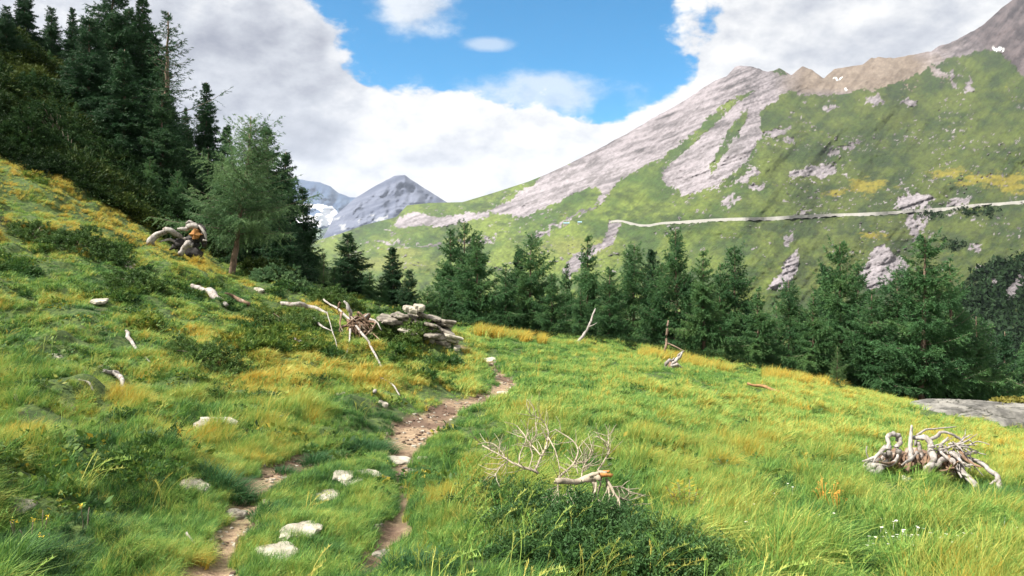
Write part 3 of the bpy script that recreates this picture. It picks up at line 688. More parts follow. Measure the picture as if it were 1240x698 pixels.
for k, px, pt, Y, rd, lab in [
    ('spruce_b', 8, 6, 33, 1.1, 'dark bushy spruce in the very corner, below the frame-cut one'),
    ('larch_b', 112, 62, 33.5, 1.15, 'olive green conifer left below the tallest spruce'),
    ('spruce_b', 156, 10, 38, 1.1, 'wide dark spruce filling the gap right of the tallest spruce'),
    ('spruce_a', 188, 42, 35, 1.1, 'dense spruce behind the foot of the bare sparse larch'),
    ('larch_b', 138, 128, 29.5, 1.15, 'hanging green larch over the dark hollow of the bank'),
    ('spruce_b', 176, 145, 31, 1.05, 'dark spruce in the heart of the bank wood'),
    ('spruce_b', 252, 178, 31.5, .95, 'dark low spruce left behind the leaning larch'),
    ('larch_c', 215, 205, 28.5, .95, 'light green larch just above the arched stump'),
    ('spruce_b', 310, 178, 31, 1.15, 'dark spruce showing over the right half of the leaning larch'),
    ('spruce_a', 334, 205, 29, 1.2, 'mid-green spruce between the leaning larch and the stepped one'),
    ('spruce_b', 352, 268, 27.5, 1.2, 'knee of dark conifer at the lower right of the spruce clump'),
    ('spruce_b', 108, 22, 31.5, 1.25, 'tall dense spruce in front of the pointed ones at the bank top'),
    ('spruce_a', 150, 58, 29.5, 1.3, 'dense spruce before the tallest pair, reaching down to the hollow'),
    ('spruce_b', 196, 112, 29.5, 1.2, 'broad spruce covering the foot of the lone pointed one'),
    ('spruce_a', 82, 70, 32, 1.3, 'bushy spruce where the bank scrub meets the tall trees'),
    ('larch_b', 60, 75, 34.5, 1.3, 'olive conifer low on the upper bank, below the corner spruces'),
    ('spruce_b', 96, 92, 33, 1.4, 'short wide dark spruce left of the hanging larch'),
    ('larch_b', 92, 150, 30, 1.3, 'small olive larch in the middle of the scrubby bank'),
    ('spruce_b', 150, 190, 28.5, 1.3, 'short dark spruce under the hanging larch'),
    ('larch_b', 40, 128, 30.5, 1.2, 'low olive conifer near the left edge of the scrubby bank'),
    ('spruce_b', 300, 205, 28, .9, 'low dark spruce directly behind the leaning trunk')]:
    place_tree(k, px, pt, Y, lab, GF, rd)
hb = ghit(275, 332)
hero = make_tree('leaning_larch_tree', conifer(**specs['hero'][1]), m_hero)
hero.location = (hb[0] + .02, hb[1], hb[2] - .1); hero.rotation_euler = (0, R_(4), 0)
tag(hero, 'feathery grey-green larch with a bare leaning trunk beside the arched stump', 'tree')
# the row behind the meadow
for k, px, pt, Y, rd, lab in [
    ('larch_b', 546, 276, 33, 0.89, 'larch at the left end of the row, partly behind its neighbour'),
    ('larch_c', 562, 268, 36, 0.78, 'twin-tipped larch rising behind the left end of the row'),
    ('larch_a', 578, 284, 24.0, 1.18, 'open larch with a bare reddish trunk near the path end'),
    ('larch_b', 612, 318, 27, 1.12, 'low broad larch right of the bare reddish trunk'),
    ('larch_c', 643, 282, 29, 0.95, 'tall pointed larch, third peak of the row from the path'),
    ('larch_a', 668, 330, 26.5, 1.12, 'low larch before the grey gully'),
    ('larch_b', 712, 284, 31, 0.84, 'tall larch left of the curved pale dead stem'),
    ('larch_a', 738, 322, 27, 1.06, 'drooping larch right of the curved pale dead stem'),
    ('larch_c', 768, 294, 30, 0.95, 'dense larch in the middle of the row'),
    ('larch_b', 703, 348, 25.5, 1.01, 'small larch whose foot hides the curved dead stem'),
    ('larch_a', 800, 318, 28.5, 0.95, 'larch wedged between two taller ones at the row centre'),
    ('larch_c', 818, 276, 28, 0.81, 'slim tall larch above the bleached roots'),
    ('larch_b', 852, 302, 27, 0.95, 'larch just right of the slim tall one'),
    ('larch_a', 890, 298, 31, 0.89, 'larch with a double shoulder right of the row centre'),
    ('larch_b', 918, 346, 26.5, 1.06, 'low larch in the dip of the row outline'),
    ('larch_c', 955, 338, 28, 0.95, 'rounded larch below the pale stream gully'),
    ('larch_b', 985, 352, 26, 1.06, 'low dark larch left of the big pointed one'),
    ('larch_a', 1018, 292, 29, 0.95, 'big pointed dark larch left of the white rock patch'),
    ('larch_b', 1056, 348, 26, 1.12, 'low larch between the two biggest of the row'),
    ('larch_c', 1086, 325, 28, 1.01, 'broad larch just left of the biggest tree'),
    ('larch_a', 1119, 284, 25.5, 1.06, 'biggest larch of the row, standing above the grey boulder'),
    ('larch_b', 1150, 318, 27, 1.01, 'larch leaning on the right side of the biggest tree'),
    ('larch_c', 1182, 382, 28, 1.01, 'low larch at the right end, behind the boulder'),
    ('spruce_a', 1216, 400, 33, 0.89, 'dim small conifer near the right frame edge'),
    ('larch_b', 1242, 412, 34, 1.01, 'small conifer cut by the right frame edge'),
    ('spruce_a', 628, 300, 33, .95, 'slim dark conifer tip between the third peak and the low broad larch'),
    ('larch_b', 686, 318, 32, .80, 'slim larch left of the tall one by the curved dead stem'),
    ('spruce_a', 790, 300, 33, .80, 'dark slim conifer tip just left of the slim tall larch'),
    ('larch_b', 872, 318, 31, .80, 'pointed slim larch between the double-shouldered one and its left neighbour'),
    ('spruce_a', 1000, 318, 32, .85, 'dark slim tip left of the big pointed dark larch'),
    ('larch_b', 1040, 318, 31, .80, 'slim larch tip before the left edge of the white rock patch'),
    ('larch_c', 1290, 380, 30, 1.01, 'larch beyond the right frame edge')]:
    place_tree(k, px, pt, Y, lab, GM, rd)
for px, pt, Y, lab, rd in [(1014, 418, 20.5, 'knee-high larch sapling at the meadow edge below the big pointed larch', .8), (536, 372, 21.5, 'small larch sapling behind the stone pile', .8)]:
    place_tree('young', px, pt, Y, lab, 'saplings at the meadow edge', rd)
if random.random() < 2:      # dark infill trees deeper in the wood, seen only between the crowns
    pass
for i, (px, pt, Y) in enumerate([(600, 345, 36), (655, 345, 37), (690, 350, 36), (745, 352, 37), (790, 345, 38), (835, 340, 37), (870, 352, 36), (905, 365, 37), (940, 370, 36), (975, 375, 35), (1040, 372, 36), (1070, 370, 38), (1105, 360, 36), (1160, 395, 36), (520, 355, 38)]):
    place_tree('spruce_a' if i % 2 else 'larch_b', px, pt, Y, 'shaded conifer in the second rank, seen only between the front crowns', 'shaded conifers of the second rank', 1.0)
for i, (px, pt, Y) in enumerate([(15, 20, 46), (100, 30, 46), (150, 40, 44), (190, 70, 43), (225, 130, 42), (262, 190, 40), (300, 190, 38)]):
    place_tree('spruce_b', px, pt, Y, 'dark spruce deep in the bank wood, seen only between nearer crowns', 'shaded spruces deep in the bank wood', .8)
# ------------------------------------------------------------------ ground cover: tufts scattered by geometry nodes
def slab_mesh(w, d, h, seed, nv=11, rough=.22):
    nv = nv * 2; rs = np.random.RandomState(seed); an = np.sort(np.linspace(0, 6.283, nv, endpoint=False) + rs.randn(nv) * .05)
    rr = 1 + rough * .75 * (np.sin(an * 2 + rs.rand() * 6) * .6 + np.sin(an * 3 + rs.rand() * 6) * .5 + np.sin(an * 5 + rs.rand() * 6) * .35 + .25 * rs.randn(nv)); px = np.cos(an); py = np.sin(an); m = np.maximum(np.abs(px), np.abs(py)) ** .6
    P = np.stack([px / m * rr * w / 2, py / m * rr * d / 2], -1); rings = []
    for s, z in ((.86, -h * .8), (1.0, -h * .35), (1.02, h * .12), (.965, h * .38), (.82, h * .50), (.45, h * .54)):
        q = P * s; j = rs.randn(nv) * h * .07
        rings.append(np.stack([q[:, 0] + rs.randn(nv) * w * .012, q[:, 1] + rs.randn(nv) * d * .012, z + j * .5 + .05 * h * np.sin(an * 2 + seed)], -1))
    V = list(np.concatenate(rings)) + [np.array([0, 0, h * .5])]; F = [tuple(range(nv))[::-1]]
    for k in range(5):
        for j in range(nv): F.append((k * nv + j, k * nv + (j + 1) % nv, (k + 1) * nv + (j + 1) % nv, (k + 1) * nv + j))
    for j in range(nv): F.append((5 * nv + j, 5 * nv + (j + 1) % nv, 6 * nv))
    return V, F
def tuft(name, seed, nblade, h, hv, rad, w, lean, curl, mat, bias=(.35, 0.0), segs=3):
    nblade = int(nblade * 1.1); rs = np.random.RandomState(seed); Vs = []; Q = []; T = []; rb = []; n0 = 0
    for i in range(nblade):
        a = rs.rand() * 6.283; r = rad * math.sqrt(rs.rand()); p = np.array([r * math.cos(a), r * math.sin(a), -.02])
        L_ = h * (1 - hv * rs.rand()); da = rs.rand() * 6.283
        d = np.array([math.cos(da) * lean + bias[0], math.sin(da) * lean + bias[1]]) * (.5 + rs.rand())
        sd = np.array([-math.sin(da + rs.randn() * .5), math.cos(da + rs.randn() * .5), 0]); ww = w * (.6 + .8 * rs.rand())
        rv = rs.rand()
        for k in range(segs + 1):
            s = k / segs; q = p + np.array([d[0] * L_ * s ** curl, d[1] * L_ * s ** curl, L_ * (s - .32 * (d @ d) * s ** 2.2)])
            wk = ww * (1 - s ** 2) * .5
            if k < segs: Vs += [q - sd * wk, q + sd * wk]; rb += [rv, rv]
            else: Vs.append(q); rb.append(rv)
        for k in range(segs - 1): Q.append((n0 + 2 * k, n0 + 2 * k + 1, n0 + 2 * k + 3, n0 + 2 * k + 2))
        T.append((n0 + 2 * segs - 2, n0 + 2 * segs - 1, n0 + 2 * segs)); n0 += 2 * segs + 1
    return mesh(name, Vs, tris=T, quads=Q, mats=[mat], attrs={'rnd': ('FLOAT', rb)}, link=False)
def leafy(name, seed, n, rad, h, ls, mat, flat=.5):
    rs = np.random.RandomState(seed); a = rs.rand(n) * 6.283; r = rad * np.sqrt(rs.rand(n)); top = h * np.sqrt(np.clip(1 - (r / rad) ** 2, 0, 1)) * (.75 + .25 * np.sin(a * 3 + seed))
    z = top * (rs.rand(n) ** .45); c = np.stack([r * np.cos(a), r * np.sin(a), z - .02], -1)
    d = rs.randn(n, 3); d[:, 2] = np.abs(d[:, 2]) * flat + .25; d += c / rad * 1.2; d /= np.linalg.norm(d, axis=1)[:, None]
    wv = np.cross(d, rs.randn(n, 3)); wv /= np.linalg.norm(wv, axis=1)[:, None]; l_ = ls * (.6 + .8 * rs.rand(n))[:, None]
    m1 = c + d * l_ * .5
    V = np.stack([c, m1 + wv * l_ * .26, c + d * l_, m1 - wv * l_ * .26], 1).reshape(-1, 3)
    return mesh(name, V, quads=np.arange(4 * n).reshape(-1, 4), mats=[mat], attrs={'rnd': ('FLOAT', np.repeat(rs.rand(n), 4))}, link=False)
def sprig(name, seed, n, rad, h, mat, tw=7, nl=.035, nw=.007, lie=.5):
    """little branching needle shrub: twigs rising from the middle, each set with needles"""
    rs = np.random.RandomState(seed); a = rs.rand(n) * 6.283
    d = np.stack([np.cos(a) * (.3 + rs.rand(n)), np.sin(a) * (.3 + rs.rand(n)), lie + .6 * rs.rand(n)], -1); d /= np.linalg.norm(d, axis=1)[:, None]
    L_ = rad * (.5 + .6 * rs.rand(n)); k = 42; i = np.repeat(np.arange(n), k); s = .2 + .8 * rs.rand(n * k)
    c = d[i] * (L_[i] * s)[:, None]; c[:, 2] = c[:, 2] * h / rad - .12 * (s ** 2) * L_[i] * .5
    c += rs.randn(len(c), 3) * rad * .06 * s[:, None]
    e = d[i] * .7 + rs.randn(n * k, 3) * .6; e /= np.linalg.norm(e, axis=1)[:, None]; wv = np.cross(e, rs.randn(n * k, 3)); wv /= np.linalg.norm(wv, axis=1)[:, None]
    l_ = nl * (.6 + .8 * rs.rand(n * k))[:, None]
    V = np.stack([c - wv * nw * .5, c + wv * nw * .5, c + e * l_], 1).reshape(-1, 3)
    return mesh(name, V, tris=np.arange(3 * n * k).reshape(-1, 3), mats=[mat], attrs={'rnd': ('FLOAT', np.repeat(rs.rand(n)[i] * .6 + .4 * rs.rand(n * k), 3))}, link=False)
def scatter(name, protos, X, Y, kind, tint, scl, label, lift=None, tiltv=None, zrot=None):
    col = bpy.data.collections.new(name + '_sources')
    for i, p in enumerate(protos): p.name = '%02d_%s' % (i, name); col.objects.link(p)
    Z = gz(X, Y) + (lift if lift is not None else 0); n = len(X); rs = np.random.RandomState(n)
    e = .12; gx = (base_z(X + e, Y) - base_z(X - e, Y)) / (2 * e); gy = (base_z(X, Y + e) - base_z(X, Y - e)) / (2 * e)
    zr = zrot if zrot is not None else rs.randn(n) * .9
    rot = np.stack([np.arctan(gy) * .6 + rs.randn(n) * .1, -np.arctan(gx) * .6 + rs.randn(n) * .1, zr], -1)
    o = mesh(name, np.stack([X, Y, Z], -1), attrs={'kind_index': ('INT', kind), 'tint': ('FLOAT', tint), 'scl': ('FLOAT', scl), 'rot': ('FLOAT_VECTOR', rot)})
    ng = bpy.data.node_groups.new(name, 'GeometryNodeTree')
    ng.interface.new_socket('Geometry', in_out='INPUT', socket_type='NodeSocketGeometry'); ng.interface.new_socket('Geometry', in_out='OUTPUT', socket_type='NodeSocketGeometry')
    N = ng.nodes; gi = N.new('NodeGroupInput'); go = N.new('NodeGroupOutput'); ci = N.new('GeometryNodeCollectionInfo'); ci.inputs[0].default_value = col
    ci.inputs['Separate Children'].default_value = True; ci.inputs['Reset Children'].default_value = True
    ip = N.new('GeometryNodeInstanceOnPoints'); ip.inputs['Pick Instance'].default_value = True
    def na(nm, dt): x = N.new('GeometryNodeInputNamedAttribute'); x.data_type = dt; x.inputs[0].default_value = nm; return x.outputs[0]
    ln = ng.links; ln.new(gi.outputs[0], ip.inputs['Points']); ln.new(ci.outputs[0], ip.inputs['Instance'])
    ln.new(na('kind_index', 'INT'), ip.inputs['Instance Index']); ln.new(na('scl', 'FLOAT'), ip.inputs['Scale'])
    er = N.new('FunctionNodeEulerToRotation'); ln.new(na('rot', 'FLOAT_VECTOR'), er.inputs[0]); ln.new(er.outputs[0], ip.inputs['Rotation'])
    ln.new(ip.outputs[0], go.inputs[0])
    md = o.modifiers.new('scatter', 'NODES'); md.node_group = ng
    return tag(o, label, kind='stuff')
def sample(n, y0, y1, power, seed, marg=1.22):
    rs = np.random.RandomState(seed); u = rs.rand(n); k = 2 - power
    Y = (y0 ** k + (y1 ** k - y0 ** k) * u) ** (1 / k)
    X = (rs.rand(n) * 2 - 1) * (Y * .69 * marg + .3)
    return X, Y
def blobs(u, v, L_):
    o = np.zeros_like(u)
    for x, y, rx, ry, a in L_: o += a * np.exp(-(((u - x) / rx) ** 2 + ((v - y) / ry) ** 2))
    return o
X, Y = sample(165000, 2.2, 27, 1.25, 5)
Z = gz(X, Y); u, v = pix(X, Y, Z); r = slope_side(X, Y); pd = path_d(X, Y) + .12 * fbm(X * 3.2, Y * 3.2, 3, 9)
rs = np.random.RandomState(3)
bank = (sstep(-20, 25, (180 + (u * .47) + 12 * fbm(X, Y, 2, 8)) - v) * (u < 330))    # beyond the upper edge of the yellow slope
n1 = fbm(X * .55, Y * .42, 3, 51); n2 = fbm(X * 1.7 + Y * .4, Y * 1.1, 3, 52); n3 = fbm(X * 5, Y * 5, 2, 53)
# meadow: light yellow green with greener drifts; bank: straw tussocks among green
tm = .45 + .12 * n1 + .15 * n2 + .08 * n3 + blobs(u, v, [(1200,560,110,40,.28),(560,600,40,45,.42),(620,500,60,30,.10),(1000,480,200,22,.20),(860,640,60,50,.10),(1050,650,260,45,-.10),(700,640,110,60,-.18),(750,560,160,40,.03),(930,590,60,25,-.12),(640,560,90,30,.10),(1180,610,80,25,-.30),(400,640,90,60,.12),(420,560,60,30,-.25),(380,620,70,40,-.08),(900,530,120,30,.06)])
tb = .50 + .30 * n1 + .44 * n2 + .08 * n3 + blobs(u, v, [(60,215,80,26,.35),(150,265,90,22,.38),(230,320,50,22,.30),(330,430,90,35,.22),(350,380,30,14,.25),(300,470,60,25,.12),(180,430,110,40,.15),(530,420,70,35,.28),(120,640,220,60,-.36),(20,690,120,40,-.4),(40,470,80,60,-.05),(60,350,90,22,-.08),(250,590,80,30,-.30),(180,560,140,30,-.22),(450,500,70,18,-.25),(260,360,90,14,-.30),(60,420,60,20,-.1),(20,270,30,20,.25),(420,470,80,20,.05),(140,520,80,18,-.1)])
tint = np.clip(tm * (1 - r) + np.minimum(tb, .84) * r, 0, 1)
keep = (pd > -.03 + .09 * rs.rand(len(X))) & (bank < .5)
for ex, ey, rx_, ry_ in [(483,560,15,4),(451,576,12,5),(416,579,9,4),(395,603,21,5),(362,647,27,6),(338,671,26,8),(262,515,18,6),(236,593,15,5),(592,437,12,3),(612,477,9,4),(17,616,14,4),(1180,575,1,1),(512,396,36,18),(1198,500,100,9)]:
    if rx_ < 2: continue
    keep &= ~((((u - ex) / rx_) ** 2 + ((v - ey) / ry_) ** 2 < 1) & (rs.rand(len(X)) < .93))
sparse_path = (v > 535) & (u > 190) & (u < 520)
keep &= ~((rs.rand(len(X)) < .55 * sstep(.5, .0, pd)) & sparse_path)
X, Y, u, v, r, pd, tint = [a[keep] for a in (X, Y, u, v, r, pd, tint)]
rs = np.random.RandomState(14); ex = rs.rand(60000) * 9 - 5.5; ey = 3.2 + rs.rand(60000) * 5.2; ez = gz(ex, ey); eu, ev = pix(ex, ey, ez); epd = path_d(ex, ey) + .12 * fbm(ex * 3.2, ey * 3.2, 3, 9)
eo = (eu > 60) & (eu < 560) & (ev > 530) & (ev < 720) & (epd > .01) & (epd < .75)
for ax_, ay_, rx_, ry_ in [(483,560,15,4),(451,576,12,5),(416,579,9,4),(395,603,19,5),(364,645,25,6),(337,672,24,8),(236,593,15,5)]: eo &= (((eu - ax_) / rx_) ** 2 + ((ev - ay_) / ry_) ** 2 > 1)
ex, ey, eu, ev, epd = [a[eo][:16000] for a in (ex, ey, eu, ev, epd)]; NE = len(ex)
X, Y, u, v, pd = [np.concatenate(q) for q in ((X, ex), (Y, ey), (u, eu), (v, ev), (pd, epd))]; r = np.concatenate([r, slope_side(ex, ey)]); tint = np.concatenate([tint, np.clip(.42 + .25 * fbm(ex * 1.5, ey * 1.5, 3, 59) + .06 * rs.randn(NE), 0, 1)])
short_x = np.concatenate([np.zeros(len(X) - NE, bool), np.ones(NE, bool)])
rs = np.random.RandomState(4); n = len(X)
cl = fbm(X * 3.6, Y * 3.6, 2, 57) + .5 * fbm(X * 1.3, Y * 1.3, 2, 58); kp2 = rs.rand(n) < .64 + 1.0 * cl + .35 * sstep(9, 15, Y)
kp2 |= short_x; X, Y, u, v, r, pd, tint, cl, short_x = [a[kp2] for a in (X, Y, u, v, r, pd, tint, cl, short_x)]; n = len(X); tint = np.clip(tint + .12 * rs.randn(n) + .22 * cl, 0, 1)
near = Y < 9.5 + rs.randn(n) * .8
dry = tint + .12 * rs.randn(n) > .62
shortz = np.clip(sstep(.9, .15, pd) * ((v > 500) | (u < 560)), 0, 1)
kind = np.where(near, np.where(dry, 3, rs.randint(0, 3, n)), np.where(dry, 6, rs.randint(4, 6, n)))
scl = (.50 + .46 * rs.rand(n)) * np.clip(1 + .9 * cl, .45, 1.9) * (1 - .5 * shortz) * np.where(r > .5, .62, .76) * (1 + .35 * blobs(u, v, [(560,610,50,50,1),(980,690,280,45,1),(620,690,60,40,1)]))
scl = scl * np.where(Y > 15, .85, 1) * (1 - .45 * ((u > 280) & (u < 490) & (v > 545)))
scl = np.where(short_x, .26 + .2 * rs.rand(n), scl)
tufts = [tuft('t', 1, 46, .20, .6, .075, .0056, .45, 1.7, m_grass, bias=(.25, 0)), tuft('t', 2, 40, .25, .6, .07, .0064, .6, 1.9, m_grass), tuft('t', 3, 54, .15, .6, .10, .0060, .8, 1.6, m_grass, bias=(.15, 0)),
         tuft('t', 4, 44, .30, .45, .07, .0042, .55, 2.0, m_grass, bias=(.5, -.05)),
         tuft('t', 5, 30, .20, .5, .13, .013, .6, 1.8, m_grass, segs=2), tuft('t', 6, 30, .16, .5, .14, .014, .8, 1.7, m_grass, segs=2),
         tuft('t', 7, 30, .27, .45, .11, .011, .6, 2.0, m_grass, bias=(.5, -.05), segs=2)]
wind = .25 + .9 * fbm(X * .35, Y * .35, 2, 77) + rs.randn(n) * .75
scatter('grass', tufts, X, Y, kind, tint, scl, 'short meadow grass, straw yellow and green, covering the slope', zrot=wind)

# heath and bilberry on the rough bank, needle-leaved mats near the path
X, Y = sample(34000, 2.6, 26, 1.15, 15); Z = gz(X, Y); u, v = pix(X, Y, Z); r = slope_side(X, Y); pd = path_d(X, Y)
h1 = fbm(X * .8, Y * .8, 3, 91); h2 = fbm(X * 2.2, Y * 2.2, 3, 92)
dens = (.08 + .9 * h1 + .75 * h2) * (.25 + .75 * r) + blobs(u, v, [(330,420,90,26,.22),(500,420,40,14,.25),(180,350,40,14,.2),(100,300,40,12,.2),(40,240,60,20,.1),(120,620,200,50,-.25)])
rs = np.random.RandomState(16); bank = (180 + u * .47 - v > 0) & (u < 330)
keep = (dens > .46 + .20 * rs.rand(len(X))) & (pd > .16) & ~bank & (r + rs.rand(len(X)) * .3 > .25)
X, Y, u, v = X[keep], Y[keep], u[keep], v[keep]; n = len(X); rs = np.random.RandomState(17)
leafs = [leafy('h', 1, 150, .16, .10, .022, m_heath), leafy('h', 2, 130, .14, .12, .020, m_heath), sprig('h', 3, 12, .17, .14, m_heath), leafy('h', 4, 90, .22, .13, .040, m_heath), sprig('h', 5, 10, .22, .15, m_heath, nl=.06, nw=.016)]
kind = np.where(Y < 10, rs.randint(0, 3, n), rs.randint(3, 5, n))
tint = np.clip(.42 + .45 * fbm(X * .9, Y * .9, 3, 95) + .15 * rs.randn(n), 0, 1)
scatter('heath_cover', leafs, X, Y, kind, tint, .7 + .7 * rs.rand(n), 'low heath and bilberry mats between the grass tussocks', zrot=rs.rand(n) * 6.28)

# undergrowth of the shaded bank under the conifers
X, Y = sample(42000, 17, 50, 1.0, 25, 1.15); X = -np.abs(X) * 1.0; Z = gz(X, Y); u, v = pix(X, Y, Z)
keep = ((180 + u * .47 + 10 * fbm(X, Y, 2, 8) - v > -6) & (u < 335)) & (v > -120)
X, Y, u, v = X[keep], Y[keep], u[keep], v[keep]; n = len(X); rs = np.random.RandomState(27)
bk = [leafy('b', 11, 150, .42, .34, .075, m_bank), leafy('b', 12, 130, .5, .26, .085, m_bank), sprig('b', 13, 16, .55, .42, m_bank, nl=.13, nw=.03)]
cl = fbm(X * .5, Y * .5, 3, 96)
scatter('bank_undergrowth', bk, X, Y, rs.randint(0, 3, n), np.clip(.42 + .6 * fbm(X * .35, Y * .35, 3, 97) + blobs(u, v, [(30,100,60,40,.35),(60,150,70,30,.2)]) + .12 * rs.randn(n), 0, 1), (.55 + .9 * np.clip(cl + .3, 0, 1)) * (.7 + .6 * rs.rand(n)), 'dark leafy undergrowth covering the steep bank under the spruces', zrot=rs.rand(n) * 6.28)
# rank growth right behind the meadow edge and under the larch row
rs = np.random.RandomState(31); n = 9000; Y = 21 + 19 * rs.rand(n) ** 1.2; X = -6 + 30 * rs.rand(n) * Y / 26
Zt = gz(X, Y); kk = np.ones(n, bool)
scatter('forest_floor', bk, X, Y, rs.randint(0, 3, n), np.clip(.35 + .5 * fbm(X * .4, Y * .4, 3, 98), 0, 1), (.3 + .4 * rs.rand(n)) * sstep(20, 26, Y), 'dim green growth on the ground under the row of larches', zrot=rs.rand(n) * 6.28)
# orange-yellow grass fringe along the meadow edge
E = [(560,404),(600,412),(640,414),(700,420),(760,428),(820,440),(900,456),(1000,468),(1060,482),(1100,490)]
rs = np.random.RandomState(33); px = 556 + 540 * rs.rand(1500); py = curve(E, px) + 1.5 + 2.5 * rs.rand(1500)
Yf = 20.2 + 1.8 * rs.rand(1500); Xf = (px - CX) / FPX * Yf
on = fbm(px / 28., px * 0, 3, 35) + blobs(px, py, [(585,410,25,30,.5),(790,430,50,30,.4),(720,422,30,30,.3),(930,458,60,30,.35)]) > .30
Xf, Yf = Xf[on], Yf[on]; n = len(Xf)
scatter('dry_grass', [tuft('d', 41, 34, .34, .5, .10, .012, .4, 1.8, m_grass, segs=2)], Xf, Yf, np.zeros(n), np.clip(.86 + .12 * rs.randn(n), 0, 1), .6 + .7 * rs.rand(n), 'orange-yellow dry grass fringing the meadow edge under the larches')
def pebbles(name, seed, mat):
    rs = np.random.RandomState(seed); V, F = slab_mesh(.05 * (.7 + .6 * rs.rand()), .035, .022, seed, nv=5)
    return mesh(name, V, F=F, mats=[mat], link=False)
X, Y = sample(60000, 3, 19, 1.2, 65); pd = path_d(X, Y) + .13 * fbm(X * 3.2, Y * 3.2, 3, 9); ok = (pd < .05) & (fbm(X * 2, Y * 2, 2, 66) + .3 * np.random.RandomState(2).rand(len(X)) > .08); X, Y = X[ok][:1500], Y[ok][:1500]; rs = np.random.RandomState(67); n = len(X)
scatter('gravel', [pebbles('p', 1, m_slate), pebbles('p', 2, m_stone), pebbles('p', 3, m_clod), pebbles('p', 4, m_clod), pebbles('p', 5, m_clod)], X, Y, rs.randint(0, 5, n), np.zeros(n), .25 + 1.0 * rs.rand(n) ** 2.5, 'small stones and clods of earth lying on the footpath', zrot=rs.rand(n) * 6.28)
# broad leaved herbs among the grass
X, Y = sample(5200, 2.6, 16, 1.2, 75); pd = path_d(X, Y); ok = (pd > .05) & (fbm(X * .9, Y * .9, 3, 76) > .05); X, Y = X[ok], Y[ok]; n = len(X); rs = np.random.RandomState(77)
scatter('meadow_herbs', [leafy('m', 21, 26, .10, .10, .055, m_heath, flat=.3), leafy('m', 22, 34, .13, .08, .045, m_heath, flat=.2)], X, Y, rs.randint(0, 2, n), np.clip(.55 + .2 * rs.randn(n), 0, 1), .6 + .6 * rs.rand(n), 'low broad-leaved herbs among the meadow grass', zrot=rs.rand(n) * 6.28)
# tall seed-bearing stalks in the near meadow
def stalks(name, seed, nst, h):
    rs = np.random.RandomState(seed); Vs = []; T = []; rb = []
    for i in range(nst):
        a = rs.rand() * 6.283; p = np.array([.06 * math.cos(a), .06 * math.sin(a), 0]); d = np.array([.28 + .3 * rs.randn(), .25 * rs.randn(), 0]); L_ = h * (.6 + .5 * rs.rand()); rv = .3 + .7 * rs.rand()
        pts = [p + np.array([d[0] * L_ * s ** 2, d[1] * L_ * s ** 2, L_ * (s - .22 * s ** 3)]) for s in np.linspace(0, 1, 6)]
        for a_, b_ in zip(pts[:-1], pts[1:]):
            k = len(Vs); w = .0022; Vs += [a_ - (w, 0, 0), a_ + (w, 0, 0), b_ + (w, 0, 0), b_ - (w, 0, 0)]; T += [(k, k + 1, k + 2), (k, k + 2, k + 3)]; rb += [rv] * 4
        for j in range(16):
            s = .74 + .26 * j / 16; q = p + np.array([d[0] * L_ * s ** 2, d[1] * L_ * s ** 2, L_ * (s - .22 * s ** 3)]); e = rs.randn(3) * .010 + np.array([.004, 0, .012]); k = len(Vs)
            Vs += [q - (0.003, 0, 0), q + (.003, 0, 0), q + e]; T.append((k, k + 1, k + 2)); rb += [rv] * 3
    return mesh(name, Vs, tris=T, mats=[m_grass], attrs={'rnd': ('FLOAT', rb)}, link=False)
X, Y = sample(5200, 2.6, 11, 1.1, 45); Z = gz(X, Y); u, v = pix(X, Y, Z); pd = path_d(X, Y); rs = np.random.RandomState(46)
w = .03 + blobs(u, v, [(900,690,420,60,.35),(580,640,60,70,.5),(1100,660,160,50,.25),(330,450,150,60,.10)])
keep = (rs.rand(len(X)) < w) & (pd > .3); X, Y = X[keep], Y[keep]; n = len(X); rs = np.random.RandomState(47)
scatter('seed_grass', [stalks('s', 1, 6, .42), stalks('s', 2, 4, .55), stalks('s', 3, 8, .34)], X, Y, rs.randint(0, 3, n), np.clip(.56 + .10 * rs.randn(n), 0, 1), .55 + .45 * rs.rand(n), 'tall yellowish seed-bearing grass stalks in the near meadow', zrot=.3 + rs.randn(n) * .5)

# far scrub on the right hand mountain foot, countless dark crowns reading as one mass
rs = np.random.RandomState(61); n = 2600; px = 1150 + 240 * rs.rand(n); py = 312 + 150 * rs.rand(n)
edge = curve([(1150,372),(1165,350),(1180,332),(1205,322),(1240,313),(1400,300)], px) + 5 * fbm(px / 8., px * 0, 3, 2)
ok = (py > edge) & ~ell(px, py, 1230, 350, 8, 16, .4) & ~ell(px, py, 1204, 345, 5, 9) & ~ell(px, py, 1228, 398, 10, 5)
px, py = px[ok], py[ok]
px = np.concatenate([px, 1178 + 14 * rs.randn(40), 1150 + 9 * rs.randn(26), 1128 + 8 * rs.randn(14)]); py = np.concatenate([py, 258 + 3 * rs.randn(40), 296 + 4 * rs.randn(26), 262 + 3 * rs.randn(14)])
d = far_D(px, py); Vs = []; T = []; rb = []
for i in range(len(px)):
    c = np.array([(px[i] - CX) / FPX * d[i], d[i] - 1, (HY - py[i]) / FPX * d[i]]); s = (1.6 + 2.6 * rs.rand()) * (.7 if i > len(px) - 80 else 1); m = 26
    q = rs.randn(m, 3) * np.array([.5, .5, .4]) * s + c + (0, 0, s * .4); e = rs.randn(m, 3) * s * .38; f_ = rs.randn(m, 3) * s * .38; k = len(Vs) * 1
    base = 3 * sum(1 for _ in ()) 
    Vs.append(np.stack([q - e * .5, q + e * .5, q + f_ + (0, 0, s * .3)], 1).reshape(-1, 3)); rb.append(np.repeat(rs.rand() * .6 + .4 * rs.rand(m), 3))
Vs = np.concatenate(Vs); T = np.arange(len(Vs)).reshape(-1, 3)
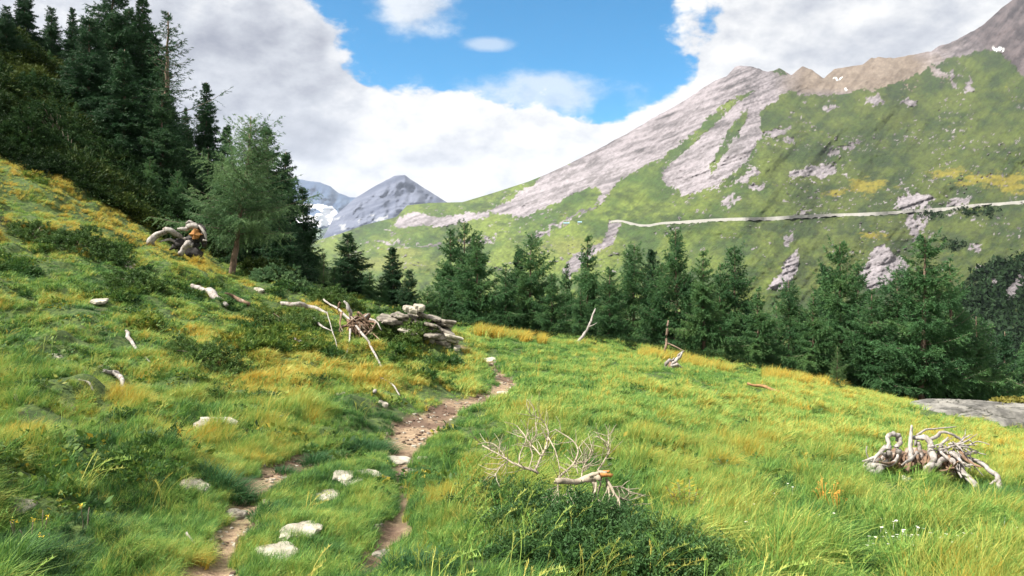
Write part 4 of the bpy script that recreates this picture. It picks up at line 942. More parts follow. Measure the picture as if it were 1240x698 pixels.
m_far = leaf_mat('far_scrub_leaves', [(0, (0.008, 0.022, 0.010)), (1, (0.030, 0.060, 0.022))], trans=.1, attr=False, nscale=.05)
tag(mesh('mountain_scrub', Vs, tris=T, mats=[m_far], attrs={'rnd': ('FLOAT', np.concatenate(rb))}), 'dark scrub wood covering the mountain foot at the right edge', kind='stuff')
# ------------------------------------------------------------------ stones
def ground_quat(x, y, k=.8):
    e = .15; gx = float(gz(x + e, y) - gz(x - e, y)) / (2 * e) * k; gy = float(gz(x, y + e) - gz(x, y - e)) / (2 * e) * k
    return Vector((-gx, -gy, 1)).to_track_quat('Z', 'Y')
STONES = []
def flat_stone(px, py, w, d, h, label, seed, rz=0, mat=None, name='path_stone', cat='stone', group=None, sink=.35, tilt=None):
    p = ghit(px, py); W_ = w / FPX * p[1] * 1.08; h = h * .5 if name == 'path_stone' else h * .7; sink = .55; V, F = slab_mesh(W_, d * 1.15, h, seed)
    V = [(a * math.cos(rz) - b_ * math.sin(rz), a * math.sin(rz) + b_ * math.cos(rz), c) for a, b_, c in V]
    o = mesh(name, V, F=F, mats=[mat or m_stone]); o.location = (p[0], p[1], p[2] + h * (.5 - sink) + (.010 if name == 'path_stone' else .012)); STONES.append((p[0], p[1], W_ / 2, d / 2))
    o.rotation_mode = 'QUATERNION'; q = ground_quat(p[0], p[1])
    if tilt: q = q @ Quaternion((1, 0, 0), tilt)
    o.rotation_quaternion = q
    return tag(o, label, cat, group)
GP = 'pale flat stones set in the path turf'
for a in [(483, 560, 32, .18, .07, 'flat pale stone at the fork where the two path strands meet', 1, .1),
          (451, 576, 26, .22, .06, 'pale stone with a pointed left end, just below the fork stone', 2, .5),
          (416, 579, 24, .16, .05, 'narrow slanted stone left of the pointed one', 3, -.5),
          (428, 586, 30, .10, .04, 'thin sliver of stone under the narrow slanted one', 4, .1),
          (395, 603, 40, .17, .06, 'long pale stone halfway down between the path strands', 5, .15),
          (371, 624, 22, .10, .05, 'small brown-edged stone half sunk in turf, midway along the stone line', 6, .1),
          (364, 645, 54, .17, .06, 'long wavy-topped pale slab, second from the bottom', 7, .05),
          (337, 672, 52, .16, .07, 'wedge-shaped pale slab, lowest and largest of the path stones', 8, .12),
          (324, 610, 12, .08, .05, 'tiny pale stone beside the bare earth step', 9, 0),
          (592, 437, 26, .34, .08, 'flat step stone at the far bend of the path', 10, .15),
          (634, 447, 12, .24, .08, 'small white stone on the meadow right of the path bend', 11, 0),
          (612, 477, 20, .26, .07, 'bright stone on the right rim of the upper path', 12, .1)]:
    flat_stone(*a[:6], a[6], a[7], group=GP)
for a in [(262, 515, 40, .20, .11, 'white rounded stone on the bank above the left path strand', 21, -.15),
          (236, 593, 32, .15, .09, 'blocky pale stone beside a dark green tussock', 22, .05),
          (17, 616, 36, .16, .05, 'narrow brownish slab at the lower left edge', 23, .5),
          (67, 434, 14, .14, .06, 'small white stone high on the left bank', 24, .1),
          (120, 366, 16, .3, .07, 'pale flat stone below the dark round heath cushion', 25, 0),
          (156, 322, 14, .3, .08, 'small pale stone left of the arched stump', 26, .1),
          (267, 350, 10, .2, .12, 'light stone above the fallen bleached log', 27, 0),
          (314, 352, 9, .2, .12, 'little rounded stone at the foot of the leaning larch', 28, 0),
          (412, 481, 9, .11, .10, 'small upright pale stone in the heath', 29, 0),
          (464, 491, 9, .10, .08, 'tiny stone in the turf just above the path', 30, 0),
          (512, 558, 12, .1, .05, 'small stone on the muddy right strand by the fork', 31, 0),
          (287, 628, 16, .12, .09, 'brown lump of rock in the bare earth step', 32, 0),
          (466, 674, 18, .10, .05, 'brownish stone in the mud at the bottom of the path', 33, 0),
          (1097, 584, 11, .09, .12, 'pale square stone in front of the big root stump', 34, 0),
          (48, 300, 16, .3, .06, 'thin pale stone on the upper yellow slope', 35, 0)]:
    flat_stone(*a[:6], a[6], a[7], name='stone', mat=m_slate if 'brown' in a[5] else m_stone)
# ruined dry stone wall
p0 = ghit(512, 407); Yw = p0[1] + .3
wall = empty('dry_stone_wall', tuple(p0), 'tumbled low pile of flat grey slabs, remains of a dry wall beside the path', 'stone pile')
rs = np.random.RandomState(8); sid = 100
topc = [(472,388),(480,384),(492,382),(505,381),(520,385),(535,390),(545,404),(552,416)]
botc = [(472,390),(486,396),(500,403),(515,409),(530,414),(545,420),(552,424)]
def wp(px, py, Y): return np.array([(px - CX) / FPX * Y, Y, (HY - py) / FPX * Y])
x = 474.0
while x < 550:
    t0, b0 = curve(topc, x), curve(botc, x); stp = 9 + 5 * rs.rand(); y = b0 + 1
    while y > t0:
        th = 2.4 + 2.0 * rs.rand(); w_ = (10 + 14 * rs.rand()) / FPX * Yw; h_ = th / FPX * Yw
        yy = Yw + (y - (t0 + b0) / 2) * -.010 + .16 * rs.randn()
        V, F = slab_mesh(w_ * 1.15, .34 + .25 * rs.rand(), h_ * .95, sid, nv=9); sid += 1
        c = wp(x + 3 * rs.randn(), y - th / 2, yy)
        o = mesh('slab', V, F=F, mats=[m_slate if rs.rand() < .75 else m_stone], parent=wall); o.location = Vector((c - p0).tolist()); o.rotation_euler = (rs.randn() * .08, .30 + rs.randn() * .09, rs.randn() * .3)
        y -= th * .95
    x += stp
for x, y, w, s in [(508,372,12,301),(497,374,18,302),(519,411,20,303),(535,413,14,304),(541,420,12,305),(553,422,9,306)]:
    V, F = slab_mesh(w / FPX * Yw, .25, .09, s, nv=9); o = mesh('slab', V, F=F, mats=[m_stone], parent=wall); o.location = Vector((wp(x, y, Yw - .25) - p0).tolist()); o.rotation_euler = (.1, .2, 0)
# big smooth rock at the right edge of the meadow
pb = wp(1200, 493, 17.2); nx, ny = 90, 46; uu, vv = np.meshgrid(np.linspace(-1, 1, nx), np.linspace(-1, 1, ny))
rr = np.sqrt(uu ** 2 * .94 + vv ** 2 * .94); hgt = np.clip(1 - np.abs(uu) ** 3.2, 0, 1) * np.clip(1 - np.abs(vv) ** 2.6, 0, 1)
Xb = uu * 2.05 + .12 * fbm(vv * 2, uu * 2, 3, 7); Yb = vv * 1.15 + .3 * uu * .4 + .12 * fbm(uu * 2, vv * 2, 3, 8)
led = fbm(uu * 1.3 - vv * 2.0, uu * .5 + vv * 4, 4, 9); crack = -.16 * np.exp(-(fbm(uu * 2.0, vv * 3.0, 3, 19) / .05) ** 2)
Zb = -.55 + hgt ** .55 * .62 - .16 * uu + .10 * led * hgt + crack * hgt + .015 * fbm(uu * 20, vv * 20, 3, 10) + .10 * np.exp(-((uu - .5) / .3) ** 2) * hgt
bo = mesh('boulder', np.stack([Xb, Yb, Zb], -1).reshape(-1, 3), quads=grid_quads(ny, nx), mats=[m_bould], smooth=True); bo.location = Vector(pb.tolist())
tb_ = NT(m_bould.node_tree); bb = tb_.n['Principled BSDF']; src = bb.inputs['Base Color'].links[0].from_socket
mpb = tb_.new('ShaderNodeMapping'); tb_.l.new(tb_.new('ShaderNodeTexCoord').outputs['Object'], mpb.inputs[0]); mpb.inputs['Rotation'].default_value = (0, 0, -.25); mpb.inputs['Scale'].default_value = (.5, 2.6, 2.0)
crk = tb_.smooth(tb_.math('ABSOLUTE', tb_.math('SUBTRACT', tb_.noise(mpb.outputs[0], 1.6, 5, .6), .5)), .0, .022)
tb_.put(bb.inputs['Base Color'], tb_.mix(crk, (0.025, 0.026, 0.018), src))
tag(bo, 'broad flat grey boulder at the right meadow edge, cracked and partly mossy', 'boulder')
k = 1600; rs = np.random.RandomState(12); ui = rs.rand(k) * .75 + .10; vi = rs.rand(k) * .5 + .05 * rs.randn(k) + .18; ui += .15 * vi
ii = np.clip(((vi + 1) / 2 * (ny - 1)).astype(int), 0, ny - 1); jj = np.clip(((ui + 1) / 2 * (nx - 1)).astype(int), 0, nx - 1)
c = np.stack([Xb[ii, jj], Yb[ii, jj], Zb[ii, jj]], -1) + rs.randn(k, 3) * .02; on = fbm(ui * 3, vi * 5, 3, 5) > -.3; c = c[on]; k = len(c)
e = rs.randn(k, 3) * .035; f_ = rs.randn(k, 3) * .03 + (0, 0, .04)
mesh('moss', np.stack([c - e, c + e, c + f_], 1).reshape(-1, 3), tris=np.arange(3 * k).reshape(-1, 3), mats=[m_moss], parent=bo, attrs={'rnd': ('FLOAT', np.repeat(rs.rand(k), 3))})

# ------------------------------------------------------------------ dead wood
def scr(Y0):
    def f(px, py, dy=0.0): return [(px - CX) / FPX * (Y0 + dy), Y0 + dy, (HY - py) / FPX * (Y0 + dy)]
    return f, Y0 / FPX
WK = [.68]
def wood(root, name, mats, items, s, Y0f, seed=0, sides=8, rough=.2):
    G = Geo()
    for i, (pts, rad) in enumerate(items): G.tube([Y0f(*p) for p in pts], np.array(rad) * s * WK[0], sides, 4, rough, seed=seed + i)
    o = G.build(name, mats, origin=root.location[:]); o.location = (0, 0, 0); o.parent = root
    return o
# arched stump
WK[0] = .85
p = ghit(212, 313); f, s = scr(p[1])
st = empty('uprooted_stump', tuple(p), 'charred uprooted stump with a bleached arched root and orange heartwood', 'tree stump')
wood(st, 'root', [m_dead], [([(180,318,0),(181,305,0),(185,293,0),(193,284,0),(204,281,0),(215,285,.1),(226,292,.2)], [4.2,4.4,4.6,4.6,4.2,3.6,3.2])], s, f, 1)
wood(st, 'root', [m_dead], [([(193,293,0),(203,291,.05),(213,292,.1),(222,296,.2)], [1.2,1.6,2,2.2])], s, f, 2)
wood(st, 'root', [m_dead], [([(219,309,-.2),(222,302,-.25),(227,296,-.2),(234,297,-.1)], [3.2,4.4,4.4,4])], s, f, 3)
wood(st, 'stump_body', [m_char], [([(212,290,.2),(224,296,.2),(236,304,.2),(246,317,.2)], [4,8,10,7]), ([(232,300,.35),(236,288,.35),(240,278,.35)], [9,9,8]), ([(243,276,.1),(248,284,0),(247,298,.1)], [3.5,4,4]), ([(205,303,.3),(212,298,.3),(222,300,.3)], [1,4,6])], s, f, 4, rough=.3)
wood(st, 'snag', [m_dead], [([(215,277,-.05),(223,277,0),(230,275,0),(240,275,.05)], [1.2,3.6,4.6,3.6]), ([(225,271,0),(231,269,.05),(238,272,.1)], [1.2,2.2,2]), ([(240,274,0),(246,280,-.05),(250,292,0)], [2,1.8,1]), ([(246,291,-.1),(251,292,-.1)], [1.5,1])], s, f, 5)
G = Geo(); c0 = np.array(f(236, 284, -.12)); an = np.linspace(0, 6.283, 12, endpoint=False); rs = np.random.RandomState(3)
ring = [c0 + np.array([math.cos(a) * 6 * s * (1 + .2 * rs.randn()), .03 * rs.randn(), math.sin(a) * 6 * s * (1 + .2 * rs.randn())]) for a in an]; bk_ = [q + np.array([0, .22, 0]) for q in ring]
cen = c0 + np.array([0, -.05, 0]); G.add(ring + bk_ + [cen], [(i, (i + 1) % 12, 24) for i in range(12)] + [(i, i + 12, (i + 1) % 12 + 12, (i + 1) % 12) for i in range(12)])
o = G.build('heartwood', [m_core], origin=st.location[:], smooth=False); o.location = (0, 0, 0); o.parent = st
WK[0] = .68
# rotten root plate with snag and long bare branches
WK[0] = .58
p = ghit(436, 408); f, s = scr(p[1])
st = empty('rotten_root_plate', tuple(p), 'brown rotten root plate with grey snag and long bare branches, left of the slab pile', 'tree stump')
rs = np.random.RandomState(5)
wood(st, 'root_mass', [m_rot], [([(424,402,.1),(432,392,.1),(442,386,.1),(447,380,.1)], [6,10,9,3])] + [([(434 + 6 * rs.randn(), 392 + 4 * rs.randn(), .0), (435 + 8 * rs.randn(), 393 + 6 * rs.randn(), -.2), (437 + 10 * rs.randn(), 400 + 7 * rs.randn(), -.25)], [3.0, 2.2, .9]) for i in range(34)], s, f, 6, rough=.4)
wood(st, 'snag', [m_dead], [([(428,392,.1),(424,382,.05),(421,372,0),(416,364,0)], [4.6,4.2,3.6,1.6])], s, f, 7)
wood(st, 'snag', [m_dead], [([(446,380,0),(440,386,-.1),(432,390,-.1)], [1.5,3,3])], s, f, 8)
Gb = Geo(); bp3 = []
for x_, y_, h_ in [(392,373,.22),(404,386,.30),(420,401,.30),(437,416,.22),(452,434,.14),(467,461,.05)]:
    q_ = ghit(x_, y_); bp3.append([q_[0], q_[1], q_[2] + h_])
Gb.tube(bp3, np.array([1.4,1.5,1.5,1.3,1.2,.8]) * .018, 7, 5, .15); ob = Gb.build('branch', [m_dead], origin=st.location[:]); ob.location = (0, 0, 0); ob.parent = st
wood(st, 'branch', [m_dead], [([(396,378,0),(400,393,-.4),(405,408,-1.2),(408,420,-2)], [1,1,.9,.5])], s, f, 10)
for i, q in enumerate([[(414,378,0),(412,392,-.2),(415,402,-.3)], [(424,396,-.1),(423,412,-.8),(420,428,-1.6)], [(444,396,-.1),(452,404,-.3),(460,412,-.6)], [(448,386,-.1),(456,390,-.2),(462,400,-.4)], [(412,366,0),(409,374,0),(412,384,0)], [(380,386,.5),(392,396,-.2),(404,402,-.6)], [(440,404,-.1),(444,412,-.4),(450,420,-1)]]):
    wood(st, 'root', [m_dead if i % 2 else m_rot], [(q, [2.2, 1.6, .6])], s, f, 20 + i)
# big root stump on the meadow
WK[0] = .95
p = ghit(1130, 582); f, s = scr(p[1])
st = empty('root_stump', tuple(p), 'large weathered root stump with silver twisted roots spread over the right meadow', 'tree stump')
wood(st, 'root_crown', [m_rot], [([(1060,566,.1),(1085,558,.2),(1110,556,.25),(1140,562,.25),(1160,568,.2)], [8,16,18,14,7])] + [([(1066 + 3.4 * i, 572 - (i * 7) % 9, -.12), (1068 + 3.4 * i + (i * 5) % 7 - 3, 560 - (i * 3) % 8, -.08), (1070 + 3.4 * i + (i * 11) % 9 - 4, 548 + (i * 7) % 8, .1)], [2.6, 2.2, .8]) for i in range(27)], s, f, 31, rough=.35)
Rts = [([(1043,578,-.3),(1047,568,-.3),(1055,562,-.25),(1064,558,-.1)], [4,4,4,3]), ([(1049,580,-.35),(1053,570,-.35),(1062,563,-.25),(1076,560,-.1)], [4.5,4.5,4,3]),
 ([(1060,577,-.4),(1064,572,-.4),(1068,567,-.35)], [4,4.5,3]), ([(1077,553,-.1),(1075,540,-.1),(1077,528,-.05),(1082,524,0)], [3.5,3,3,2]), ([(1082,524,0),(1087,527,0),(1086,535,0)], [3,3.4,2]),
 ([(1088,550,-.1),(1090,538,-.1),(1090,529,0)], [3,3,1.6]), ([(1101,556,-.1),(1103,540,-.05),(1105,528,0),(1104,515,0)], [3,2.6,2.2,.9]), ([(1062,560,0),(1074,552,0),(1078,544,0)], [2,2,1.5]),
 ([(1113,556,-.05),(1114,545,0),(1113,536,0)], [3.4,3,2]), ([(1108,540,.1),(1112,528,.1),(1120,521,.15),(1140,519,.2),(1158,517,.25)], [1.6,1.6,1.2,1,.5]), ([(1106,530,.05),(1118,530,0),(1126,536,-.05),(1129,546,-.1),(1129,560,-.2)], [2.4,3,3.6,4.2,4]),
 ([(1129,562,-.2),(1126,572,-.3),(1122,579,-.35)], [4.2,4.4,4]), ([(1128,566,-.25),(1134,560,-.2),(1142,556,-.1),(1152,559,0)], [4,3.6,3,2.4]), ([(1122,535,0),(1134,528,.1),(1145,524,.1),(1158,530,.1),(1166,536,.1)], [2,2,1.6,1.6,1]),
 ([(1150,560,0),(1160,560,-.1),(1170,574,-.3),(1182,589,-.5),(1190,598,-.6)], [3,3.4,3.6,3.4,2.6]), ([(1160,550,.1),(1175,556,0),(1192,565,-.1),(1206,575,-.25),(1211,588,-.4)], [2.4,2.6,3,3.2,3]), ([(1211,597,-.42),(1212,588,-.4),(1208,584,-.35),(1200,586,-.4)], [3.4,3.6,2.4,1.2]),
 ([(1156,542,.1),(1163,535,.1),(1172,528,.1),(1178,527,.15)], [1.4,1.2,.8,.4]), ([(1163,535,.1),(1168,528,.1),(1169,520,.15)], [.8,.6,.3]), ([(1136,550,0),(1140,538,.05),(1148,530,.1)], [2.4,2,1]), ([(1140,556,0),(1146,544,.05),(1158,538,.1)], [2.2,1.8,1]), ([(1052,556,-.1),(1049,546,-.1),(1050,540,-.1)], [1,.8,.4]), ([(1116,587,-.4),(1117,580,-.4),(1116,575,-.4)], [2,2.2,1])]
for i, it in enumerate(Rts): wood(st, 'root', [m_dead], [it], s, f, 40 + i * 3, rough=.22)
rs = np.random.RandomState(29)
for i in range(16):
    x, y = 1062 + 100 * rs.rand(), 560 - 14 * rs.rand(); sg = 1 if x > 1112 else -1; L_ = 10 + 22 * rs.rand()
    wood(st, 'root', [m_dead if i % 3 else m_rot], [([(x, y - 6 * rs.rand(), -.05), (x + sg * L_ * .4, y + 4 + 4 * rs.randn(), -.15 - .1 * rs.rand()), (x + sg * L_, y + 14 + 5 * rs.randn(), -.25 - .25 * rs.rand())], [2.4, 1.9, 1.0])], s, f, 130 + i * 5, rough=.25)
rs = np.random.RandomState(9); fine = []
for i in range(46):
    x, y = 1125 + 45 * rs.rand(), 535 + 25 * rs.rand(); a = rs.rand() * 2 - .4; L_ = 14 + 26 * rs.rand(); fine.append(([(x, y, .1 - .2 * rs.rand()), (x + L_ * .5 * math.cos(a), y + L_ * .5 * math.sin(a) + 2 * rs.randn(), -.1 * rs.rand()), (x + L_ * math.cos(a), y + L_ * math.sin(a) + 4 * rs.randn(), -.3 * rs.rand())], [1.2, .9, .4]))
wood(st, 'fine_roots', [m_dead], fine, s, f, 200, sides=4)
# small stump before the larches
WK[0] = .75
p = ghit(817, 449); f, s = scr(p[1])
st = empty('small_stump', tuple(p), 'small bleached stump with a forked top in front of the slim tall larch', 'tree stump')
wood(st, 'stump_body', [m_rot], [([(812,452,.1),(816,446,.1),(822,442,.1)], [7,7,4])], s, f, 61, rough=.3)
for i, it in enumerate([([(807,448,-.1),(806,442,-.1),(810,437,-.1),(816,435,0)], [2,2.4,2.6,2]), ([(814,447,-.15),(815,440,-.15),(821,435,-.1),(826,427,-.1)], [2,2.6,2.6,1.2]), ([(820,436,0),(822,430,0),(828,426,0)], [2,2,1]), ([(812,443,-.2),(819,442,-.2),(826,446,-.15)], [1.6,2,1.2])]): wood(st, 'root', [m_dead], [it], s, f, 62 + i)
# curved dead stem and fallen branch before the wood
def stick(name, pts, rad, label, cat, mat=None, group=None, k=0, sink=0.0):
    """pts are spots on the ground of the photograph, with height above ground"""
    W_ = []; sc = []
    for q in pts:
        h_ = ghit(q[0], q[1], y0=2.5); W_.append([h_[0], h_[1], h_[2] + (q[2] if len(q) > 2 else .03)]); sc.append(h_[1] / FPX)
    G = Geo(); G.tube(W_, np.array(rad) * np.array(sc), 7, 4, .2, seed=k); o = G.build(name, [mat or m_dead], origin=W_[0])
    return tag(o, label, cat, group)
p = ghit(690, 420); f, s = scr(p[1] + .6); G = Geo(); G.tube([f(684,424,-.2), f(697,416,0), (f(708,405,.2)), f(715,391,.3), f(721,374,.5)], np.array([1.9,1.9,1.7,1.5,.7]) * s, 7, 5, .12, seed=3)
G.tube([f(713,396,.2), f(718,394,.2), f(723,391,.2)], np.array([.8,.6,.3]) * s, 5, 3, .1)
tag(G.build('dead_sapling', [m_dead], origin=f(690,420)), 'thin curved bleached stem rising in front of the larch row', 'dead branch')
p = ghit(806, 440); f, s = scr(p[1] + 1.2); G = Geo(); G.tube([f(803,437,0), f(806,420,0), f(808,402,.1), f(809,388,.2)], np.array([1.9,1.7,1.4,.9]) * s, 7, 4, .12, seed=5); G.tube([f(809,416,0), f(818,420,-.2), f(829,426,-.4)], np.array([.9,.9,.7]) * s, 5, 4, .1)
tag(G.build('bare_trunk', [m_bark], origin=f(803,437)), 'bare brown young trunk standing above the small bleached stump', 'dead tree')
stick('fallen_branch', [(126,452),(139,457),(151,467),(150,481,.05),(160,487),(170,494)], [2.6,3.2,2.8,2.6,1.8,1], 'white zigzag branch lying in the yellow grass on the left bank', 'dead branch', k=1)
stick('fallen_branch', [(153,404),(156,414),(165,425),(172,432),(182,442)], [1.8,2.4,1.8,1.6,1], 'thin bent pale branch lying above the white zigzag one', 'dead branch', k=2)
stick('fallen_branch', [(20,476),(19,484),(22,492)], [2.0,3,1.5], 'short curved white stick near the left edge', 'dead branch', k=3)
stick('fallen_branch', [(95,465),(106,469),(114,479)], [1,1.4,.9], 'short pale twig left of the white zigzag branch', 'dead branch', k=4)
stick('fallen_log', [(232,351,.1),(243,356,.12),(256,364,.12),(274,375,.10)], [2.2,4,4.6,2.6], 'bleached fallen log lying across the bank below the leaning larch', 'log', k=5)
stick('fallen_log', [(272,358),(284,364,.08),(302,372,.08)], [1,2.2,2.6], 'dark narrow fallen log right of the bleached one', 'log', mat=m_rot, k=6)
stick('fallen_log', [(340,372,.08),(356,374,.1),(375,376,.1),(396,382,.06)], [2.6,3,2.6,1.4], 'long pale log lying left of the rotten root plate', 'log', k=7)
stick('fallen_branch', [(356,418,.1),(372,424,.1),(396,428,.1)], [1.5,1.7,1], 'pale forked stick lying in dark heath at mid bank', 'dead branch', k=8)
stick('fallen_branch', [(226,655,.04),(236,669,.04)], [1.6,1.4], 'short pale stick at the foot of the shaded grassy bank', 'dead branch', k=9)
stick('fallen_branch', [(304,519),(322,516,.04),(344,508)], [.9,1,.6], 'thin twig lying on the bank above the left path strand', 'dead branch', k=10)
stick('fallen_branch', [(460,462,.05),(474,472,.06),(484,482,.03)], [1,1.2,.8], 'thin pale stick on the slope above the middle path', 'dead branch', k=11)
stick('fallen_branch', [(452,474,.0),(453,486,.12)], [2.4,2.4], 'stubby pale peg of wood standing in the turf above the path', 'dead branch', k=12)
stick('fallen_branch', [(905,470,.1),(925,476,.12),(945,482,.1),(962,488,.05)], [1.6,2,1.6,.8], 'orange-brown fallen branch along the meadow edge', 'dead branch', mat=m_brown, k=13)
# dead brush in the foreground
p = ghit(715, 655); f, s = scr(p[1] - .02)
br = empty('dead_brush', tuple(p), 'bleached dead shrub with a broken stem, red-brown at the break, and tangled bare twigs', 'dead shrub')
wood(br, 'stem', [m_dead2], [([(674,583,-.1),(690,584,-.05),(705,582,0),(716,577,0),(728,577,0)], [4.6,4.6,5,6.4,6.2]), ([(714,577,0),(722,573,0),(736,572,0)], [3,4.4,3.4]), ([(719,580,.02),(722,590,0),(718,600,.05)], [4,3.4,2])], s, f, 71, rough=.22)
wood(br, 'broken_end', [m_core], [([(726,577,-.02),(734,575,-.03),(741,577,-.02)], [4.6,4.6,2.6]), ([(730,572,0),(738,570,0)], [2.4,1.2])], s, f, 75, rough=.45)
main = [([(722,584,0),(720,600,-.1),(716,620,-.15),(712,640,-.2)], 2.2), ([(736,588,0),(738,604,-.1),(730,624,-.2),(716,644,-.3),(708,656,-.3)], 2.6), ([(734,580,0),(744,596,-.05),(751,612,-.1),(749,636,-.2)], 2.6), ([(748,602,0),(760,606,0),(768,612,.1)], 1.6), ([(742,596,0),(736,612,-.1),(742,630,-.2),(752,646,-.3)], 1.6), ([(740,590,.1),(754,590,.15),(764,600,.2)], 1.5),
        ([(727,584,.05),(724,604,.1),(733,618,0),(730,640,-.1)], 1.5), ([(690,582,0),(686,600,-.1),(690,618,-.2),(696,634,-.25)], 1.2), ([(676,584,0),(676,600,-.1),(682,620,-.2)], 1.2), ([(672,584,0),(684,572,.1),(696,560,.2),(700,548,.25),(697,538,.3),(686,528,.35),(672,520,.4)], 2.0),
        ([(696,562,.2),(708,560,.25),(716,552,.3),(720,544,.3)], 1.4), ([(704,580,.1),(706,566,.15),(712,556,.2)], 1.4), ([(700,574,.1),(698,562,.15),(704,552,.2),(708,548,.2)], 1.0), ([(724,570,.1),(732,558,.2),(738,547,.3),(734,536,.3),(722,528,.35)], 1.6), ([(735,553,.2),(737,538,.2),(738,526,.25)], 1.0),
        ([(652,574,.1),(640,568,.1),(628,564,.1),(616,557,.15),(606,551,.2),(584,540,.3)], 2.6), ([(648,572,.1),(654,556,.2),(662,540,.3),(664,524,.4),(660,512,.5)], 2.2), ([(628,564,.1),(630,548,.2),(636,536,.3),(640,520,.4)], 1.3), ([(616,557,.2),(606,566,.1),(598,578,0)], 1.1), ([(655,552,.2),(644,540,.3),(634,526,.4),(626,516,.5)], 1.4),
        ([(640,568,.1),(645,552,.2),(642,538,.3),(650,524,.4),(648,512,.5)], 1.2), ([(664,530,.3),(672,544,.2),(676,560,.1),(678,572,0)], 1.2), ([(612,555,.2),(602,541,.3),(590,536,.35),(578,538,.4)], 1.1), ([(660,512,.5),(652,506,.5),(640,500,.55)], 1.0)]
rs = np.random.RandomState(17)
for i, (pts, r0) in enumerate(main):
    items = [(pts, list(np.linspace(r0, r0 * .45, len(pts))))]
    for j in range(12):
        a = rs.randint(0, len(pts) - 1); t_ = rs.rand(); q0 = np.array(pts[a]) * (1 - t_) + np.array(pts[a + 1]) * t_; dr = np.array(pts[a + 1]) - np.array(pts[a]); dr = dr[:2] / (np.linalg.norm(dr[:2]) + 1e-6)
        an = (rs.rand() * .9 + .3) * rs.choice([-1, 1]); c_, s_ = math.cos(an), math.sin(an); dd = np.array([dr[0] * c_ - dr[1] * s_, dr[0] * s_ + dr[1] * c_]) * (9 + 20 * rs.rand()); dy = .12 * rs.randn()
        q1 = q0 + [dd[0] * .5 + rs.randn(), dd[1] * .5 + rs.randn(), dy * .5]; q2 = q0 + [dd[0] * .95 + 3 * rs.randn(), dd[1] * .95 + 3 * rs.randn() - 1, dy]
        items.append(([tuple(q0), tuple(q1), tuple(q2)], [max(.55, r0 * .38), .5, .28]))
    wood(br, 'branch', [m_dead2], items, s, f, 300 + i * 9, sides=5, rough=.12)

# ------------------------------------------------------------------ shrubs, tussocks, flowers
m_cush = leaf_mat('heath_twigs', [(0, (0.028, 0.070, 0.020)), (.5, (0.075, 0.15, 0.034)), (1, (0.19, 0.25, 0.050))], trans=.25, var=.5, attr=False, nscale=3)
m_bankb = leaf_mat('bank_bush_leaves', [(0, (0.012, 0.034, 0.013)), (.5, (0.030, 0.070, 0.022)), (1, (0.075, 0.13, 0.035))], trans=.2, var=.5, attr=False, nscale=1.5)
def shrub(name, px, py, wx, wy, h, label, mat, seed, nsp=260, needles=46, nl=.045, nw=.010, cat='shrub', lump=3.0):
    p = ghit(px, py); rs = np.random.RandomState(seed); root = empty(name, tuple(p), label, cat)
    a = rs.rand(nsp) * 6.283; r = np.sqrt(rs.rand(nsp)); edge_ = 1 + .35 * np.sin(a * 3 + seed) * np.cos(a * 2 - seed); x = r * np.cos(a) * wx * edge_; y = r * np.sin(a) * wy * edge_
    top = h * np.sqrt(np.clip(1.02 - r ** 2, 0, 1)) * (.72 + .9 * fbm(x / wx * lump, y / wy * lump, 3, seed))
    gzz = gz(p[0] + x, p[1] + y) - p[2]; z0 = gzz + top * (.35 + .65 * rs.rand(nsp) ** .5)
    d = np.stack([x / wx * .8 + .4 * rs.randn(nsp), y / wy * .8 + .4 * rs.randn(nsp), .35 + .5 * rs.rand(nsp)], -1); d /= np.linalg.norm(d, axis=1)[:, None]
    Ls = (.13 + .16 * rs.rand(nsp)) * (max(h, .3) / .4) ** .4; i = np.repeat(np.arange(nsp), needles); K = len(i); t_ = rs.rand(K)
    q = np.stack([x, y, z0], -1)[i] + d[i] * (Ls[i] * t_)[:, None] + np.stack([0 * t_, 0 * t_, -.25 * Ls[i] * t_ ** 2], -1) + rs.randn(K, 3) * .012
    sdv = np.cross(d[i], rs.randn(K, 3)); sdv /= np.linalg.norm(sdv, axis=1)[:, None]; e = d[i] * .6 + sdv * .8; wv = np.cross(e, rs.randn(K, 3)); wv /= np.linalg.norm(wv, axis=1)[:, None]
    ln = (nl * (.6 + .7 * rs.rand(K)) * (1.1 - .6 * t_))[:, None]
    V = np.stack([q - wv * nw * .5, q + wv * nw * .5, q + e * ln], 1).reshape(-1, 3)
    mesh('foliage', V, tris=np.arange(3 * K).reshape(-1, 3), mats=[mat], parent=root, attrs={'rnd': ('FLOAT', np.repeat(rs.rand(nsp)[i] * .6 + .4 * rs.rand(K), 3))})
    G = Geo()
    for j in range(min(22, nsp // 8)):
        G.tube([(x[j] * .15, y[j] * .15, gz(p[0] + x[j] * .15, p[1] + y[j] * .15) - p[2] - .03), (x[j] * .6, y[j] * .6, gzz[j] + top[j] * .35), (x[j], y[j], z0[j])], [.012, .009, .004], 4, 2, .1, seed=j)
    G.build('stem', [m_twig], root)
    return root
shrub('juniper_shrub', 698, 668, .52, .42, .19, 'dense dark blue-green juniper mat below the dead brush', m_juni, 1, nsp=800, needles=64, nl=.034, nw=.009)
shrub('juniper_shrub', 795, 684, .32, .26, .14, 'darker juniper mat right of the dead brush, by the yellow-leaved herb', m_juni, 2, nsp=420, needles=60, nl=.034, nw=.009)
shrub('juniper_shrub', 620, 628, .26, .26, .16, 'small juniper tuft left of the dead brush', m_juni, 3, nsp=200, needles=60, nl=.034, nw=.009)
shrub('heath_cushion', 100, 300, .85, .7, .42, 'dark round heath cushion high on the left slope', m_cush, 4, nsp=420, nl=.06, nw=.022)
